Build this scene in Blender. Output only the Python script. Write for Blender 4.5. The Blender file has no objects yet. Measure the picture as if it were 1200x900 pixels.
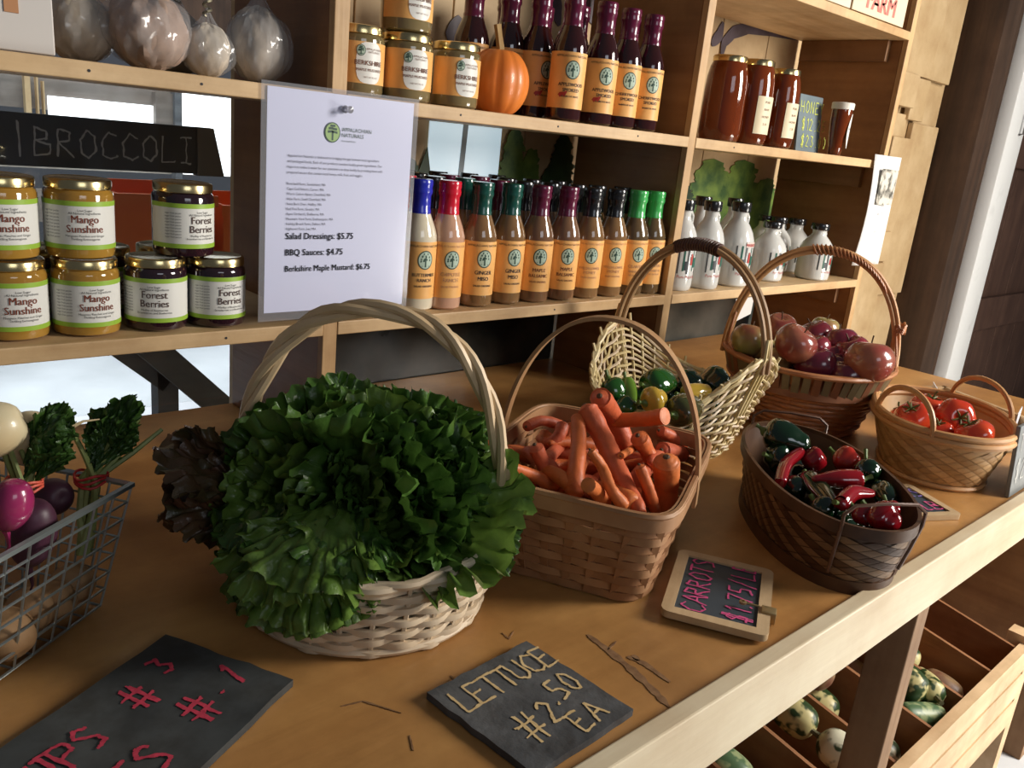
import bpy, bmesh, math, random
from mathutils import Vector, Matrix
R=math.radians; PI=math.pi
sc=bpy.context.scene; COL=sc.collection
# ---------------------------------------------------------------- camera
H=.475                                   # eye height above the table top (table top is z = 0)
F=988.56; YAW,PITCH,ROLL=.765904534,.284652436,-.102895292
def _axes():
    cy,sy,cp,sp=math.cos(YAW),math.sin(YAW),math.cos(PITCH),math.sin(PITCH)
    fw=Vector((sy*cp,cy*cp,-sp)); rt=Vector((cy,-sy,0)); dn=fw.cross(rt)
    return rt*math.cos(ROLL)+dn*math.sin(ROLL), -rt*math.sin(ROLL)+dn*math.cos(ROLL), fw
CR,CD,CF=_axes()
cam=bpy.data.cameras.new('camera'); camo=bpy.data.objects.new('camera',cam); COL.objects.link(camo)
cam.sensor_width=36; cam.lens=F*36/1200; cam.clip_start=.02
camo.matrix_world=Matrix(((CR.x,-CD.x,-CF.x,0),(CR.y,-CD.y,-CF.y,0),(CR.z,-CD.z,-CF.z,H),(0,0,0,1)))
sc.camera=camo
# ---------------------------------------------------------------- world, lights, exposure
w=bpy.data.worlds.new('world'); sc.world=w; w.use_nodes=True
bg=w.node_tree.nodes['Background']; bg.inputs[0].default_value=(.78,.85,1,1); bg.inputs[1].default_value=.08
def area(name,loc,target,sx,sy,power,col):
    l=bpy.data.lights.new(name,'AREA'); l.shape='RECTANGLE'; l.size=sx; l.size_y=sy; l.energy=power; l.color=col
    o=bpy.data.objects.new(name,l); COL.objects.link(o); o.location=loc
    o.rotation_euler=(Vector(target)-Vector(loc)).to_track_quat('-Z','Y').to_euler(); return o
area('barn_door_daylight',(2.75,-1.05,1.20),(1.15,.75,.15),.75,1.0,96,(1,.94,.86))
area('front_opening_daylight',(.2,-2.6,1.5),(.8,.9,.1),1.4,1.0,12,(.86,.92,1))
area('yard_daylight',(1.2,3.7,2.7),(1.2,4.3,-.86),3.0,2.4,115,(.88,.94,1)).data.spread=R(104)
area('right_yard_daylight',(2.6,-.9,-.18),(1.9,.5,-.75),.8,.7,24,(1,.95,.86))
sc.view_settings.view_transform='Standard'; sc.view_settings.look='None'
sc.view_settings.exposure=0; sc.view_settings.gamma=1; sc.view_settings.use_curve_mapping=False
# ---------------------------------------------------------------- helpers
def ray(x,y): return CR*((x-600)/F)+CD*((y-450)/F)+CF
def AZ(x,y,z):
    d=ray(x,y); return d*((z-H)/d.z)+Vector((0,0,H))
def AY(x,y,Y):
    d=ray(x,y); return d*(Y/d.y)+Vector((0,0,H))
def AX(x,y,X):
    d=ray(x,y); return d*(X/d.x)+Vector((0,0,H))
def rnd(a,b): return random.uniform(a,b)
random.seed(7)
MATS={}
def mat(name,col,rough=.5,col2=None,scale=20,stretch=(1,1,1),bump=0,bscale=None,metal=0,coat=0,trans=0,sss=0,spec=.5,ior=1.45,det=4,sharp=None,emit=0,transl=0,dirt=None):
    if name in MATS: return MATS[name]
    m=bpy.data.materials.new(name); m.use_nodes=True; nt=m.node_tree; N=nt.nodes; b=N['Principled BSDF']
    def S(k,v):
        if k in b.inputs: b.inputs[k].default_value=v
    S('Base Color',(*col,1)); S('Roughness',rough); S('Metallic',metal); S('Coat Weight',coat); S('Coat Roughness',.06)
    S('Transmission Weight',trans); S('IOR',ior); S('Specular IOR Level',spec)
    if sss: S('Subsurface Weight',sss); S('Subsurface Radius',(.01,.005,.003))
    if emit: S('Emission Color',(*col,1)); S('Emission Strength',emit)
    if col2 or bump:
        tc=N.new('ShaderNodeTexCoord'); mp=N.new('ShaderNodeMapping'); mp.inputs['Scale'].default_value=stretch
        nt.links.new(tc.outputs['Object'],mp.inputs[0])
        nz=N.new('ShaderNodeTexNoise'); nz.inputs['Scale'].default_value=scale; nz.inputs['Detail'].default_value=det
        nt.links.new(mp.outputs[0],nz.inputs['Vector'])
        if col2:
            cr=N.new('ShaderNodeValToRGB'); e=cr.color_ramp.elements
            a,c=sharp or (.32,.68); e[0].position=a; e[1].position=c; e[0].color=(*col,1); e[1].color=(*col2,1)
            nt.links.new(nz.outputs[0],cr.inputs[0]); nt.links.new(cr.outputs[0],b.inputs['Base Color'])
        if dirt:
            n3=N.new('ShaderNodeTexNoise'); n3.inputs['Scale'].default_value=dirt[0]; n3.inputs['Detail'].default_value=8; n3.inputs['Roughness'].default_value=.65
            nt.links.new(tc.outputs['Object'],n3.inputs['Vector']); c3=N.new('ShaderNodeValToRGB'); q=c3.color_ramp.elements; q[0].position=.30; q[1].position=.60; g_=1-dirt[1]; q[0].color=(g_,g_*.92,g_*.85,1); q[1].color=(1,1,1,1)
            nt.links.new(n3.outputs[0],c3.inputs[0]); mm=N.new('ShaderNodeMix'); mm.data_type='RGBA'; mm.blend_type='MULTIPLY'; mm.inputs[0].default_value=1
            nt.links.new(cr.outputs[0],mm.inputs[6]); nt.links.new(c3.outputs[0],mm.inputs[7]); nt.links.new(mm.outputs[2],b.inputs['Base Color'])
        if bump:
            bp=N.new('ShaderNodeBump'); bp.inputs['Strength'].default_value=bump; bp.inputs['Distance'].default_value=.002
            if bscale:
                n2=N.new('ShaderNodeTexNoise'); n2.inputs['Scale'].default_value=bscale; n2.inputs['Detail'].default_value=3
                nt.links.new(mp.outputs[0],n2.inputs['Vector']); nt.links.new(n2.outputs[0],bp.inputs['Height'])
            else: nt.links.new(nz.outputs[0],bp.inputs['Height'])
            nt.links.new(bp.outputs[0],b.inputs['Normal'])
    if transl:
        tr=N.new('ShaderNodeBsdfTranslucent'); mx=N.new('ShaderNodeMixShader'); mx.inputs[0].default_value=transl
        out=N['Material Output']; tr.inputs[0].default_value=(*[min(1,c*1.6) for c in col],1)
        if col2: nt.links.new(cr.outputs[0],tr.inputs[0])
        nt.links.new(b.outputs[0],mx.inputs[1]); nt.links.new(tr.outputs[0],mx.inputs[2]); nt.links.new(mx.outputs[0],out.inputs[0])
    MATS[name]=m; return m
def film(name,tint=(1,1,1),gloss=.18,rough=.08,white=.1):
    m=bpy.data.materials.new(name); m.use_nodes=True; nt=m.node_tree; N=nt.nodes; N.remove(N['Principled BSDF'])
    t=N.new('ShaderNodeBsdfTransparent'); t.inputs[0].default_value=(*tint,1)
    g=N.new('ShaderNodeBsdfGlossy'); g.inputs['Roughness'].default_value=rough
    d=N.new('ShaderNodeBsdfDiffuse'); d.inputs[0].default_value=(.8,.82,.85,1)
    fr=N.new('ShaderNodeLayerWeight'); fr.inputs[0].default_value=.5; pw_=N.new('ShaderNodeMath'); pw_.operation='POWER'; pw_.inputs[1].default_value=4; nt.links.new(fr.outputs['Facing'],pw_.inputs[0]); ml_=N.new('ShaderNodeMath'); ml_.operation='MULTIPLY'; ml_.inputs[1].default_value=.55; nt.links.new(pw_.outputs[0],ml_.inputs[0])
    ma=N.new('ShaderNodeMath'); ma.operation='ADD'; ma.inputs[1].default_value=gloss; nt.links.new(ml_.outputs[0],ma.inputs[0]); ma.use_clamp=True
    m1=N.new('ShaderNodeMixShader'); m1.inputs[0].default_value=white
    nt.links.new(t.outputs[0],m1.inputs[1]); nt.links.new(d.outputs[0],m1.inputs[2])
    m2=N.new('ShaderNodeMixShader'); nt.links.new(ma.outputs[0],m2.inputs[0]); nt.links.new(m1.outputs[0],m2.inputs[1]); nt.links.new(g.outputs[0],m2.inputs[2])
    nt.links.new(m2.outputs[0],N['Material Output'].inputs[0]); return m
def wood(name,c1,c2,axis='x',rough=.5,scale=9,bump=.35,coat=0,dirt=(7,.32)):
    st={'x':(.12,1.6,1.6),'y':(1.6,.12,1.6),'z':(1.6,1.6,.12)}[axis]
    return mat(name,c1,rough,c2,scale=scale*2.2,stretch=st,bump=bump,bscale=60,coat=coat,det=6,sharp=(.3,.72),dirt=dirt)
class MB:
    def __init__(s): s.v=[];s.f=[];s.m=[]
    def add(s,vs,fs,mi=0,M=None):
        o=len(s.v); s.v+= [tuple(M@Vector(v)) if M else tuple(v) for v in vs]
        s.f+=[tuple(i+o for i in f) for f in fs]; s.m+=[mi]*len(fs); return s
    def box(s,a,b,mi=0,M=None,bev=0):
        (x0,y0,z0),(x1,y1,z1)=a,b
        if bev<=0:
            vs=[(x,y,z) for z in (z0,z1) for y in (y0,y1) for x in (x0,x1)]
            return s.add(vs,[(0,2,3,1),(4,5,7,6),(0,1,5,4),(2,6,7,3),(0,4,6,2),(1,3,7,5)],mi,M)
        bm=bmesh.new(); bmesh.ops.create_cube(bm,size=1)
        for v in bm.verts: v.co=Vector(((x0+x1)/2+v.co.x*(x1-x0),(y0+y1)/2+v.co.y*(y1-y0),(z0+z1)/2+v.co.z*(z1-z0)))
        bmesh.ops.bevel(bm,geom=bm.edges[:],offset=bev,segments=2,affect='EDGES',profile=.5)
        s.frombm(bm,mi,M); return s
    def frombm(s,bm,mi=0,M=None):
        bm.verts.index_update(); s.add([v.co[:] for v in bm.verts],[[v.index for v in f.verts] for f in bm.faces],mi,M); bm.free(); return s
    def lathe(s,prof,n=24,c=(0,0,0),mi=0,cap=True,M=None,fn=None):
        vs=[];fs=[];k=len(prof)
        for i in range(n):
            a=2*PI*i/n
            for r,z in prof:
                rr=r*(fn(a,z) if fn else 1); vs.append((c[0]+rr*math.cos(a),c[1]+rr*math.sin(a),c[2]+z))
        for i in range(n):
            j=(i+1)%n
            for q in range(k-1): fs.append((i*k+q,j*k+q,j*k+q+1,i*k+q+1))
        if cap:
            if prof[0][0]>1e-6: fs.append(tuple(i*k for i in range(n))[::-1])
            if prof[-1][0]>1e-6: fs.append(tuple(i*k+k-1 for i in range(n)))
        return s.add(vs,fs,mi,M)
    def sweep(s,pts,sec,closed=False,ups=None,mi=0,caps=True,scales=None):
        """sec = list of 2d points (side, up)"""
        n=len(pts);k=len(sec);vs=[];P=[Vector(p) for p in pts]
        up=Vector((0,0,1))
        for i in range(n):
            a=P[(i-1)%n] if (closed or i) else P[0]; b=P[(i+1)%n] if (closed or i<n-1) else P[-1]
            t=(b-a); t=t.normalized() if t.length>1e-9 else Vector((1,0,0))
            if ups: u=Vector(ups[i])
            else:
                u=up
                if abs(t.dot(u))>.95: u=Vector((0,1,0)) if abs(t.y)<.9 else Vector((1,0,0))
            sd=t.cross(u); sd=sd.normalized() if sd.length>1e-6 else Vector((1,0,0)); u=sd.cross(t).normalized()
            if not ups: up=u
            q=scales[i] if scales else 1
            for (x,y) in sec: vs.append(P[i]+sd*(x*q)+u*(y*q))
        fs=[]
        for i in range(n if closed else n-1):
            j=(i+1)%n
            for m in range(k): fs.append((i*k+m,i*k+(m+1)%k,j*k+(m+1)%k,j*k+m))
        if caps and not closed: fs.append(tuple(range(k))[::-1]); fs.append(tuple(range((n-1)*k,n*k)))
        return s.add(vs,fs,mi)
    def tube(s,pts,r,n=6,closed=False,mi=0,scales=None,ups=None):
        return s.sweep(pts,[(r*math.cos(2*PI*i/n),r*math.sin(2*PI*i/n)) for i in range(n)],closed,ups,mi,True,scales)
    def sphere(s,c,r,nu=20,nv=12,fn=None,mi=0,M=None):
        vs=[];fs=[]
        for j in range(nv+1):
            p=PI*j/nv
            for i in range(nu):
                t=2*PI*i/nu; d=Vector((math.sin(p)*math.cos(t),math.sin(p)*math.sin(t),math.cos(p)))
                q=fn(d,t,p) if fn else d
                vs.append(Vector(c)+Vector((q[0]*r,q[1]*r,q[2]*r)))
        for j in range(nv):
            for i in range(nu):
                k=(i+1)%nu; fs.append((j*nu+i,(j+1)*nu+i,(j+1)*nu+k,j*nu+k))
        return s.add(vs,fs,mi,M)
    def build(s,name,mats,parent=None,smooth=True,ang=35):
        me=bpy.data.meshes.new(name); me.from_pydata([tuple(v) for v in s.v],[],s.f)
        if not isinstance(mats,(list,tuple)): mats=[mats]
        for m in mats: me.materials.append(m)
        if len(mats)>1: me.polygons.foreach_set('material_index',s.m)
        if smooth:
            me.polygons.foreach_set('use_smooth',[True]*len(me.polygons))
            me.update()
            try: me.set_sharp_from_angle(angle=R(ang))
            except Exception: pass
        me.update()
        o=bpy.data.objects.new(name,me); COL.objects.link(o)
        if parent: o.parent=parent
        return o
def tag(o,label,cat,group=None,kind=None):
    if label: o['label']=label
    if cat: o['category']=cat
    if group: o['group']=group
    if kind: o['kind']=kind
    return o
def empty(name,loc=(0,0,0),rz=0,rot=None):
    o=bpy.data.objects.new(name,None); o.empty_display_size=.02; COL.objects.link(o); o.location=loc
    o.rotation_euler=rot or (0,0,rz); return o
def thing(name,label,cat,loc=(0,0,0),rz=0,group=None,rot=None): return tag(empty(name,loc,rz,rot),label,cat,group)
KIDS={}
def kids(o):
    return [c for c in o.children]
def copy_tree(o,loc=None,rz=None,label=None,group=None,parent=None):
    c=o.copy(); COL.objects.link(c)
    if parent: c.parent=parent
    if loc is not None: c.location=loc
    if rz is not None: c.rotation_euler=(c.rotation_euler[0],c.rotation_euler[1],rz)
    if label: c['label']=label
    if group: c['group']=group
    for k in list(kids(o)): copy_tree(k,parent=c)
    return c
def inst(mesh_o,name,parent,M):
    o=bpy.data.objects.new(name,mesh_o.data); COL.objects.link(o); o.parent=parent; o.matrix_local=M; return o
def struct(o,label=None):
    o['kind']='structure'
    if label: o['label']=label
    return o
# text ------------------------------------------------------------
_tc={}
def text2d(s):
    if s in _tc: return _tc[s]
    cu=bpy.data.curves.new('t','FONT'); cu.body=s; cu.size=1; cu.align_x='CENTER'; cu.resolution_u=2
    o=bpy.data.objects.new('t',cu); COL.objects.link(o); dg=bpy.context.evaluated_depsgraph_get()
    me=o.evaluated_get(dg).to_mesh(); v=[(p.co.x,p.co.y) for p in me.vertices]; f=[tuple(q.vertices) for q in me.polygons]
    o.evaluated_get(dg).to_mesh_clear(); bpy.data.objects.remove(o); bpy.data.curves.remove(cu); _tc[s]=(v,f); return v,f
def put_text(mb,s,x,z,size,mapf,mi=0,sx=1,bold=0):
    v,f=text2d(s); 
    for dx in ((0,) if not bold else (-bold,bold)):
        mb.add([mapf(x+a*size*sx+dx,z+b*size) for a,b in v],f,mi)
def cyl(Rr,off=0): return lambda x,z:(Rr*1.0*math.sin(x/Rr)+off*math.sin(x/Rr),-(Rr+off)*math.cos(x/Rr),z)
def flat(off=.0006): return lambda x,z:(x,-off,z)
STR={'A':[[(0,0),(.45,1),(.9,0)],[(.2,.4),(.75,.42)]],'B':[[(0,0),(.05,1)],[(.05,1),(.6,.85),(.55,.6),(.08,.52),(.75,.4),(.7,.08),(0,0)]],
'C':[[(.8,.85),(.4,1),(.05,.6),(.1,.15),(.5,0),(.85,.15)]],'E':[[(.8,.97),(.08,1),(0,0),(.8,.03)],[(.04,.5),(.6,.55)]],
'F':[[(.75,1),(.05,.98),(0,0)],[(.03,.5),(.6,.52)]],'H':[[(0,0),(.03,1)],[(.75,0),(.7,1)],[(0,.5),(.72,.5)]],'I':[[(.3,0),(.3,1)],[(0,1),(.6,1)],[(0,0),(.6,0)]],
'L':[[(.05,1),(0,0),(.75,.05)]],'M':[[(0,0),(.1,1),(.45,.35),(.8,1),(.9,0)]],'N':[[(0,0),(.05,1),(.7,0),(.75,1)]],
'O':[[(.4,1),(.05,.65),(.1,.15),(.45,0),(.8,.3),(.75,.8),(.4,1)]],'P':[[(0,0),(.05,1)],[(.05,1),(.65,.9),(.65,.55),(.05,.48)]],
'R':[[(0,0),(.05,1),(.6,.88),(.55,.58),(.05,.5),(.75,0)]],'S':[[(.7,.85),(.35,1),(.05,.75),(.6,.4),(.6,.1),(.1,.02)]],
'T':[[(.4,0),(.42,1)],[(0,.97),(.85,1)]],'U':[[(.02,1),(.08,.2),(.4,0),(.7,.2),(.72,1)]],'Y':[[(0,1),(.38,.5),(.75,1)],[(.38,.5),(.35,0)]],
'#':[[(.25,0),(.35,1)],[(.6,0),(.7,1)],[(0,.65),(.9,.7)],[(0,.3),(.9,.35)]],'$':[[(.7,.8),(.35,.92),(.1,.7),(.65,.4),(.6,.12),(.1,.15)],[(.32,-.1),(.42,1.1)],[(.5,-.1),(.58,1.1)]],
'0':[[(.35,1),(.05,.6),(.1,.15),(.4,0),(.65,.35),(.6,.8),(.35,1)]],'1':[[(.2,.8),(.4,1),(.38,0)]],'2':[[(.05,.8),(.35,1),(.65,.75),(.05,.05),(.7,0)]],
'3':[[(.05,.95),(.55,.9),(.3,.55),(.65,.3),(.35,0),(.02,.1)]],'5':[[(.65,1),(.15,.97),(.1,.55),(.55,.5),(.6,.15),(.05,.02)]],'7':[[(0,.95),(.65,1),(.25,0)]],
'9':[[(.6,.65),(.2,.55),(.15,.9),(.55,.95),(.6,.65),(.5,0)]],'.':[[(.2,0),(.3,.05)]],'/':[[(0,-.1),(.5,1.1)]],'-':[[(.05,.5),(.5,.5)]],'|':[[(.1,-.2),(.05,1.3)]],' ':[]}
def chalk(mb,s,x,y,h,mapf,ang=0,wd=.0011,mi=0,pitch=1.02,jit=.03,double=1):
    """stroke lettering on a flat thing, in its own 2-d frame"""
    ca,sa=math.cos(ang),math.sin(ang); cx=0
    zi=0
    for ch in s:
        for st in STR.get(ch,[]):
          for d in range(double):
            p=[]
            for i in range(len(st)-1):
                a,b=st[i],st[i+1]
                for k in range(4): p.append((a[0]+(b[0]-a[0])*k/4,a[1]+(b[1]-a[1])*k/4))
            p.append(st[-1])
            q=[]
            for (a,b) in p:
                a=(cx+a*.72+rnd(-jit,jit))*h; b=(b+rnd(-jit,jit))*h; q.append((x+a*ca-b*sa,y+a*sa+b*ca))
            for i in range(len(q)-1):
                (x0,y0),(x1,y1)=q[i],q[i+1]; L=math.hypot(x1-x0,y1-y0) or 1; ww=wd*rnd(.6,1.15)
                nx,ny=-(y1-y0)/L*ww,(x1-x0)/L*ww
                zi+=1; e_=zi*2.2e-6; up_=Vector(mapf(1,0))-Vector(mapf(0,0)); dn_=up_.cross(Vector(mapf(0,1))-Vector(mapf(0,0))).normalized()*e_; mb.add([Vector(mapf(*q_))+dn_ for q_ in ((x0-nx,y0-ny),(x1-nx,y1-ny),(x1+nx,y1+ny),(x0+nx,y0+ny))],[(0,1,2,3)],mi)
        cx+=(.48 if ch in ' .1I' else .74)*pitch*1.12
# ---------------------------------------------------------------- materials
pine=wood('pine_shelf_wood',(.56,.36,.17),(.70,.50,.28),'x',.5)
pinez=wood('pine_upright_wood',(.50,.30,.13),(.64,.43,.22),'z',.5)
panelm=wood('brown_side_panel_wood',(.25,.115,.042),(.36,.18,.07),'y',.45)
ply=wood('varnished_plywood',(.42,.195,.058),(.60,.32,.105),'x',.40,scale=3.2,bump=.2,coat=.08,dirt=(4.5,.42))
railw=wood('rail_wood',(.66,.53,.34),(.82,.72,.52),'x',.42,scale=6,dirt=(5,.16))
graywood=wood('grey_painted_wood',(.10,.11,.12),(.17,.18,.19),'x',.7)
dkwood=wood('dark_barn_wood',(.035,.018,.009),(.075,.038,.02),'z',.75)
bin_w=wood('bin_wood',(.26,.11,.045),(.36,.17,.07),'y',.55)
cream=mat('cream_paint',(.52,.36,.185),.6,(.59,.43,.24),scale=6,bump=.2,bscale=40,dirt=(9,.2))
slate=mat('slate_board',(.045,.05,.056),.6,(.125,.125,.125),scale=13,bump=.5,bscale=110,det=9,dirt=(30,.4))
black_board=mat('blackboard_paint',(.022,.024,.028),.55,(.045,.047,.052),scale=7,det=7)
chalk_w=mat('white_chalk',(.42,.44,.45),.9); chalk_y=mat('tan_chalk',(.62,.42,.18),.9,(.75,.55,.28),scale=200); chalk_p=mat('pink_chalk',(.75,.10,.28),.9,(.55,.06,.2),scale=200)
chalk_r=mat('red_chalk',(.62,.05,.09),.9,(.42,.03,.06),scale=200); chalk_g=mat('yellow_green_chalk',(.55,.6,.12),.9)
ink=mat('black_ink',(.02,.02,.025),.6); white=mat('white_paper',(.80,.82,.90),.35); steel=mat('galvanised_wire',(.42,.48,.48),.35,metal=.85)
gold=mat('gold_lid_metal',(.75,.60,.30),.22,metal=1)
# ---------------------------------------------------------------- structure
FL=-.86
o=MB().box((-6,-5,FL-.05),(9,9,FL)).build('floor',mat('concrete_floor',(.40,.41,.42),.6,(.60,.61,.62),scale=1.6,bump=.1,bscale=30,det=8)); struct(o,'pale grey concrete floor')
# painted plank wall behind the shelving: every plank is its own piece
wb=struct(empty('wall_back')); wb['label']='cream plank wall with a painted mural behind the shelves'
X=.60; i=0
mural_green=mat('mural_dark_green',(.012,.03,.010),.5,(.035,.075,.018),scale=25,det=6)
while X<2.24:
    wd=.205; x1=min(X+wd,2.26)
    b=MB().box((X+.0015,1.30,-.86),(x1-.0015,1.318+.002*(i%2),1.3),bev=.0015).build('plank',cream,wb,False); X+=wd; i+=1
mural=empty('trim_1'); struct(mural); mural['label']='mural of trees and purple curls painted on the planks'
def blobpanel(name,pts,y,m,par):
    n=len(pts); mb=MB(); mb.add([(p[0],y,p[1]) for p in pts]+[(p[0],y+.0015,p[1]) for p in pts],[tuple(range(n))]+[(a,a+n,(a+1)%n+n,(a+1)%n) for a in range(n)]); return mb.build(name,m,par,False)
def tree_shape(cx,z0,wid,h,seed,n=26,pw=1.3):
    rs=random.Random(seed); L=[];Rr=[]
    for k in range(n):
        t=k/(n-1); w_=wid*(1-t)**(1/pw)*(.72+.28*rs.random())+.003; L.append((cx-w_,z0+h*t)); Rr.append((cx+w_*(.85+.3*rs.random()),z0+h*t+rs.uniform(-.004,.004)))
    return L+Rr[::-1]
glow_p=MB().box((.972,1.2960,.30),(1.148,1.2985,.4865)).build('glow_pane',mat('glowing_pale_blue_pane',(.62,.80,.90),.3,(.88,.94,.97),scale=7,emit=.55),None,False); struct(glow_p,'self-glowing blue-white pane at the back of the middle bay')  # pale blue brightness is emission put into this panel; only planks lie behind
blobpanel('grey_pole_shape',[(1.043,.30),(1.055,.30),(1.062,.4865),(1.050,.4865)],1.2950,mat('mural_grey',(.36,.42,.46),.5),glow_p)  # grey pole shape laid over the glowing panel
blobpanel('painted_hill',[(.70,.20),(1.30,.20),(1.30,.335),(1.15,.345),(1.0,.31),(.97,.44),(.955,.40),(.93,.37),(.88,.36),(.80,.345),(.70,.33)],1.2955,mural_green,mural)
mg2=mat('mural_bush_green',(.04,.10,.02),.5,(.20,.30,.05),scale=26,det=6)
for k,(cx,z0,wd,h,pw) in enumerate([(1.185,.26,.050,.228,3.0),(1.235,.26,.045,.195,2.6),(1.325,.25,.062,.240,2.6),(1.29,.25,.05,.17,2.4),(.935,.25,.03,.17,2.2),(1.38,.24,.05,.14,2.2)]):
    blobpanel('painted_tree',tree_shape(cx,z0,wd,h,k,n=60,pw=pw),1.2946-.0004*k,mg2 if k in (0,1) else mural_green,mural)
for k,(cx,z0,wd,h) in enumerate([(1.88,.20,.13,.270),(2.02,.20,.13,.275),(2.14,.2,.10,.23),(1.76,.2,.10,.20),(1.66,.2,.1,.17)]):
    blobpanel('painted_bush',tree_shape(cx,z0,wd,h,k+20,n=60,pw=3.6),1.2974-.0004*k,mg2 if k<3 else mural_green,mural)
pur=mat('mural_purple',(.055,.035,.04),.5,(.11,.08,.10),scale=20)
for px_ in ([(846,66),(849,50),(860,38),(878,33),(905,38),(935,46)],[(834,52),(843,42),(848,26)],[(655,-2),(652,12),(656,30)],[(700,-5),(690,12),(696,28)],[(540,20),(530,40),(536,60)],[(805,40),(812,52),(824,58)],[(470,10),(462,28),(466,50)]):
    P=[AY(x,y,1.297) for x,y in px_]; Q=[]
    for i in range(len(P)-1): Q+= [P[i].lerp(P[i+1],q/5) for q in range(5)]
    Q.append(P[-1]); A=[];B=[]
    for i,p in enumerate(Q):
        d=(Q[min(i+1,len(Q)-1)]-Q[max(i-1,0)]).normalized(); wv=.0025+.016*math.sin(PI*min(1,(i+.5)/len(Q)))**.8*(1-.5*i/len(Q)); A.append((p.x-d.z*wv,p.z+d.x*wv)); B.append((p.x+d.z*wv,p.z-d.x*wv))
    blobpanel('painted_curl',A+B[::-1],1.2972,pur,mural)
blobpanel('painted_ground',[(.60,-.30),(2.24,-.30),(2.24,.155),(1.9,.19),(1.2,.22),(.6,.22)],1.2987,mat('mural_lower_paint',(.035,.04,.035),.3,(.13,.12,.10),scale=8,det=7),mural)
# dark lower pane behind the left bays reflects the table
# right wall: cream boards, dark post, white jamb, brown door
wr=struct(empty('wall_right')); wr['label']='old cream painted board wall right of the shelving'
def cb(x0,x1,z0,z1,y,dy=.02,m=cream,n='plank',par=wr): return MB().box((x0,y,z0),(x1,y+dy,z1),bev=.003).build(n,m,par,False)
cb(2.26,3.36,-.86,1.5,1.352,.02)
cb(2.30,2.86,.84,1.35,1.325); cb(2.87,3.10,.80,1.35,1.322); cb(3.105,3.27,.80,1.35,1.326)
cb(2.30,2.98,.695,.80,1.305,.03); cb(2.985,3.10,.66,.795,1.318,.02); cb(2.30,3.0,.60,.675,1.328,.01)
cb(2.30,2.62,.30,.60,1.322); cb(2.625,2.90,.32,.60,1.320); cb(2.905,3.06,.28,.60,1.316); cb(3.065,3.28,.05,.655,1.33)
cb(2.30,3.03,.18,.285,1.305,.03)
cb(2.30,2.68,-.13,.17,1.322); cb(2.685,2.93,-.13,.17,1.319); cb(2.935,3.07,-.10,.17,1.325)
cb(2.30,2.88,-.225,-.14,1.306,.03); cb(2.30,3.15,-.86,-.235,1.325); 
o=MB().box((2.262,1.34,-.5),(2.30,1.35,.5)).build('trim_2',mat('green_trim_paint',(.02,.09,.03),.5)); struct(o,'dark green painted strip beside the shelf end')
o=MB().box((3.30,1.20,-.86),(3.42,1.36,1.8),bev=.006).build('trim_3',dkwood); struct(o,'dark barn post beside the cream boards')
o=MB().box((3.42,1.22,-.86),(3.66,1.36,1.8),bev=.006).build('trim_4',dkwood); struct(o,'dark rough door post')
wj=mat('white_chipped_paint',(.62,.62,.60),.55,(.80,.80,.78),scale=5,bump=.2,bscale=35,sharp=(.3,.42))
o=MB().box((3.50,1.17,-.86),(3.665,1.225,1.8),bev=.006).build('trim_5',wj); struct(o,'white chipped door jamb')
hk=MB().tube([(3.60,1.168,.80),(3.605,1.155,.80),(3.61,1.155,.67),(3.605,1.168,.665)],.004,6).tube([(3.597+.012*math.cos(a),1.16,.80+.012*math.sin(a)) for a in [k*PI/5 for k in range(10)]],.003,5,closed=True).build('hook',mat('worn_iron',(.12,.11,.10),.6,metal=.6),o)
d1=struct(empty('door_1')); d1['label']='brown board door at the far right'
xx=3.67
dbr=wood('brown_door_wood',(.060,.028,.018),(.095,.048,.030),'z',.7)
while xx<5.4:
    MB().box((xx+.003,1.24,-.86),(xx+.247,1.262,1.9),bev=.003).build('plank',dbr,d1,False); xx+=.25
MB().box((3.68,1.215,.55),(5.4,1.24,.70),bev=.004).build('rail',dbr,d1,False); MB().box((3.68,1.215,-.12),(5.4,1.24,.02),bev=.004).build('rail',dbr,d1,False)
# ---------------------------------------------------------------- table
table=thing('display_table','long varnished plywood display table with a raised front rail','table')
MB().box((-.55,.345,-.019),(2.22,1.288,0),bev=.0015).build('tabletop',ply,table,False)
MB().box((-.55,.325,-.070),(2.22,.3445,.007),bev=.002).build('front_rail',railw,table,False)
MB().box((-.55,1.26,-.16),(2.22,1.28,-.020)).build('apron',panelm,table,False)
legw=wood('leg_wood',(.50,.36,.24),(.66,.50,.36),'z',.55); legb=wood('leg_side_wood',(.13,.075,.04),(.19,.11,.06),'z',.6)
for x in (-.4,1.158,2.175): MB().box((x,.346,-.86),(x+.040,.402,-.0195),bev=.002).build('leg',legb if 0 else wood('leg_timber',(.24,.125,.055),(.34,.20,.10),'z',.6),table,False)
for x in (-.4,1.158,2.10): MB().box((x,1.14,-.86),(x+.09,1.259,-.0195),bev=.002).build('leg',wood('leg_timber',(.2,.1,.05),(.3,.2,.1),'z'),table,False)
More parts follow.
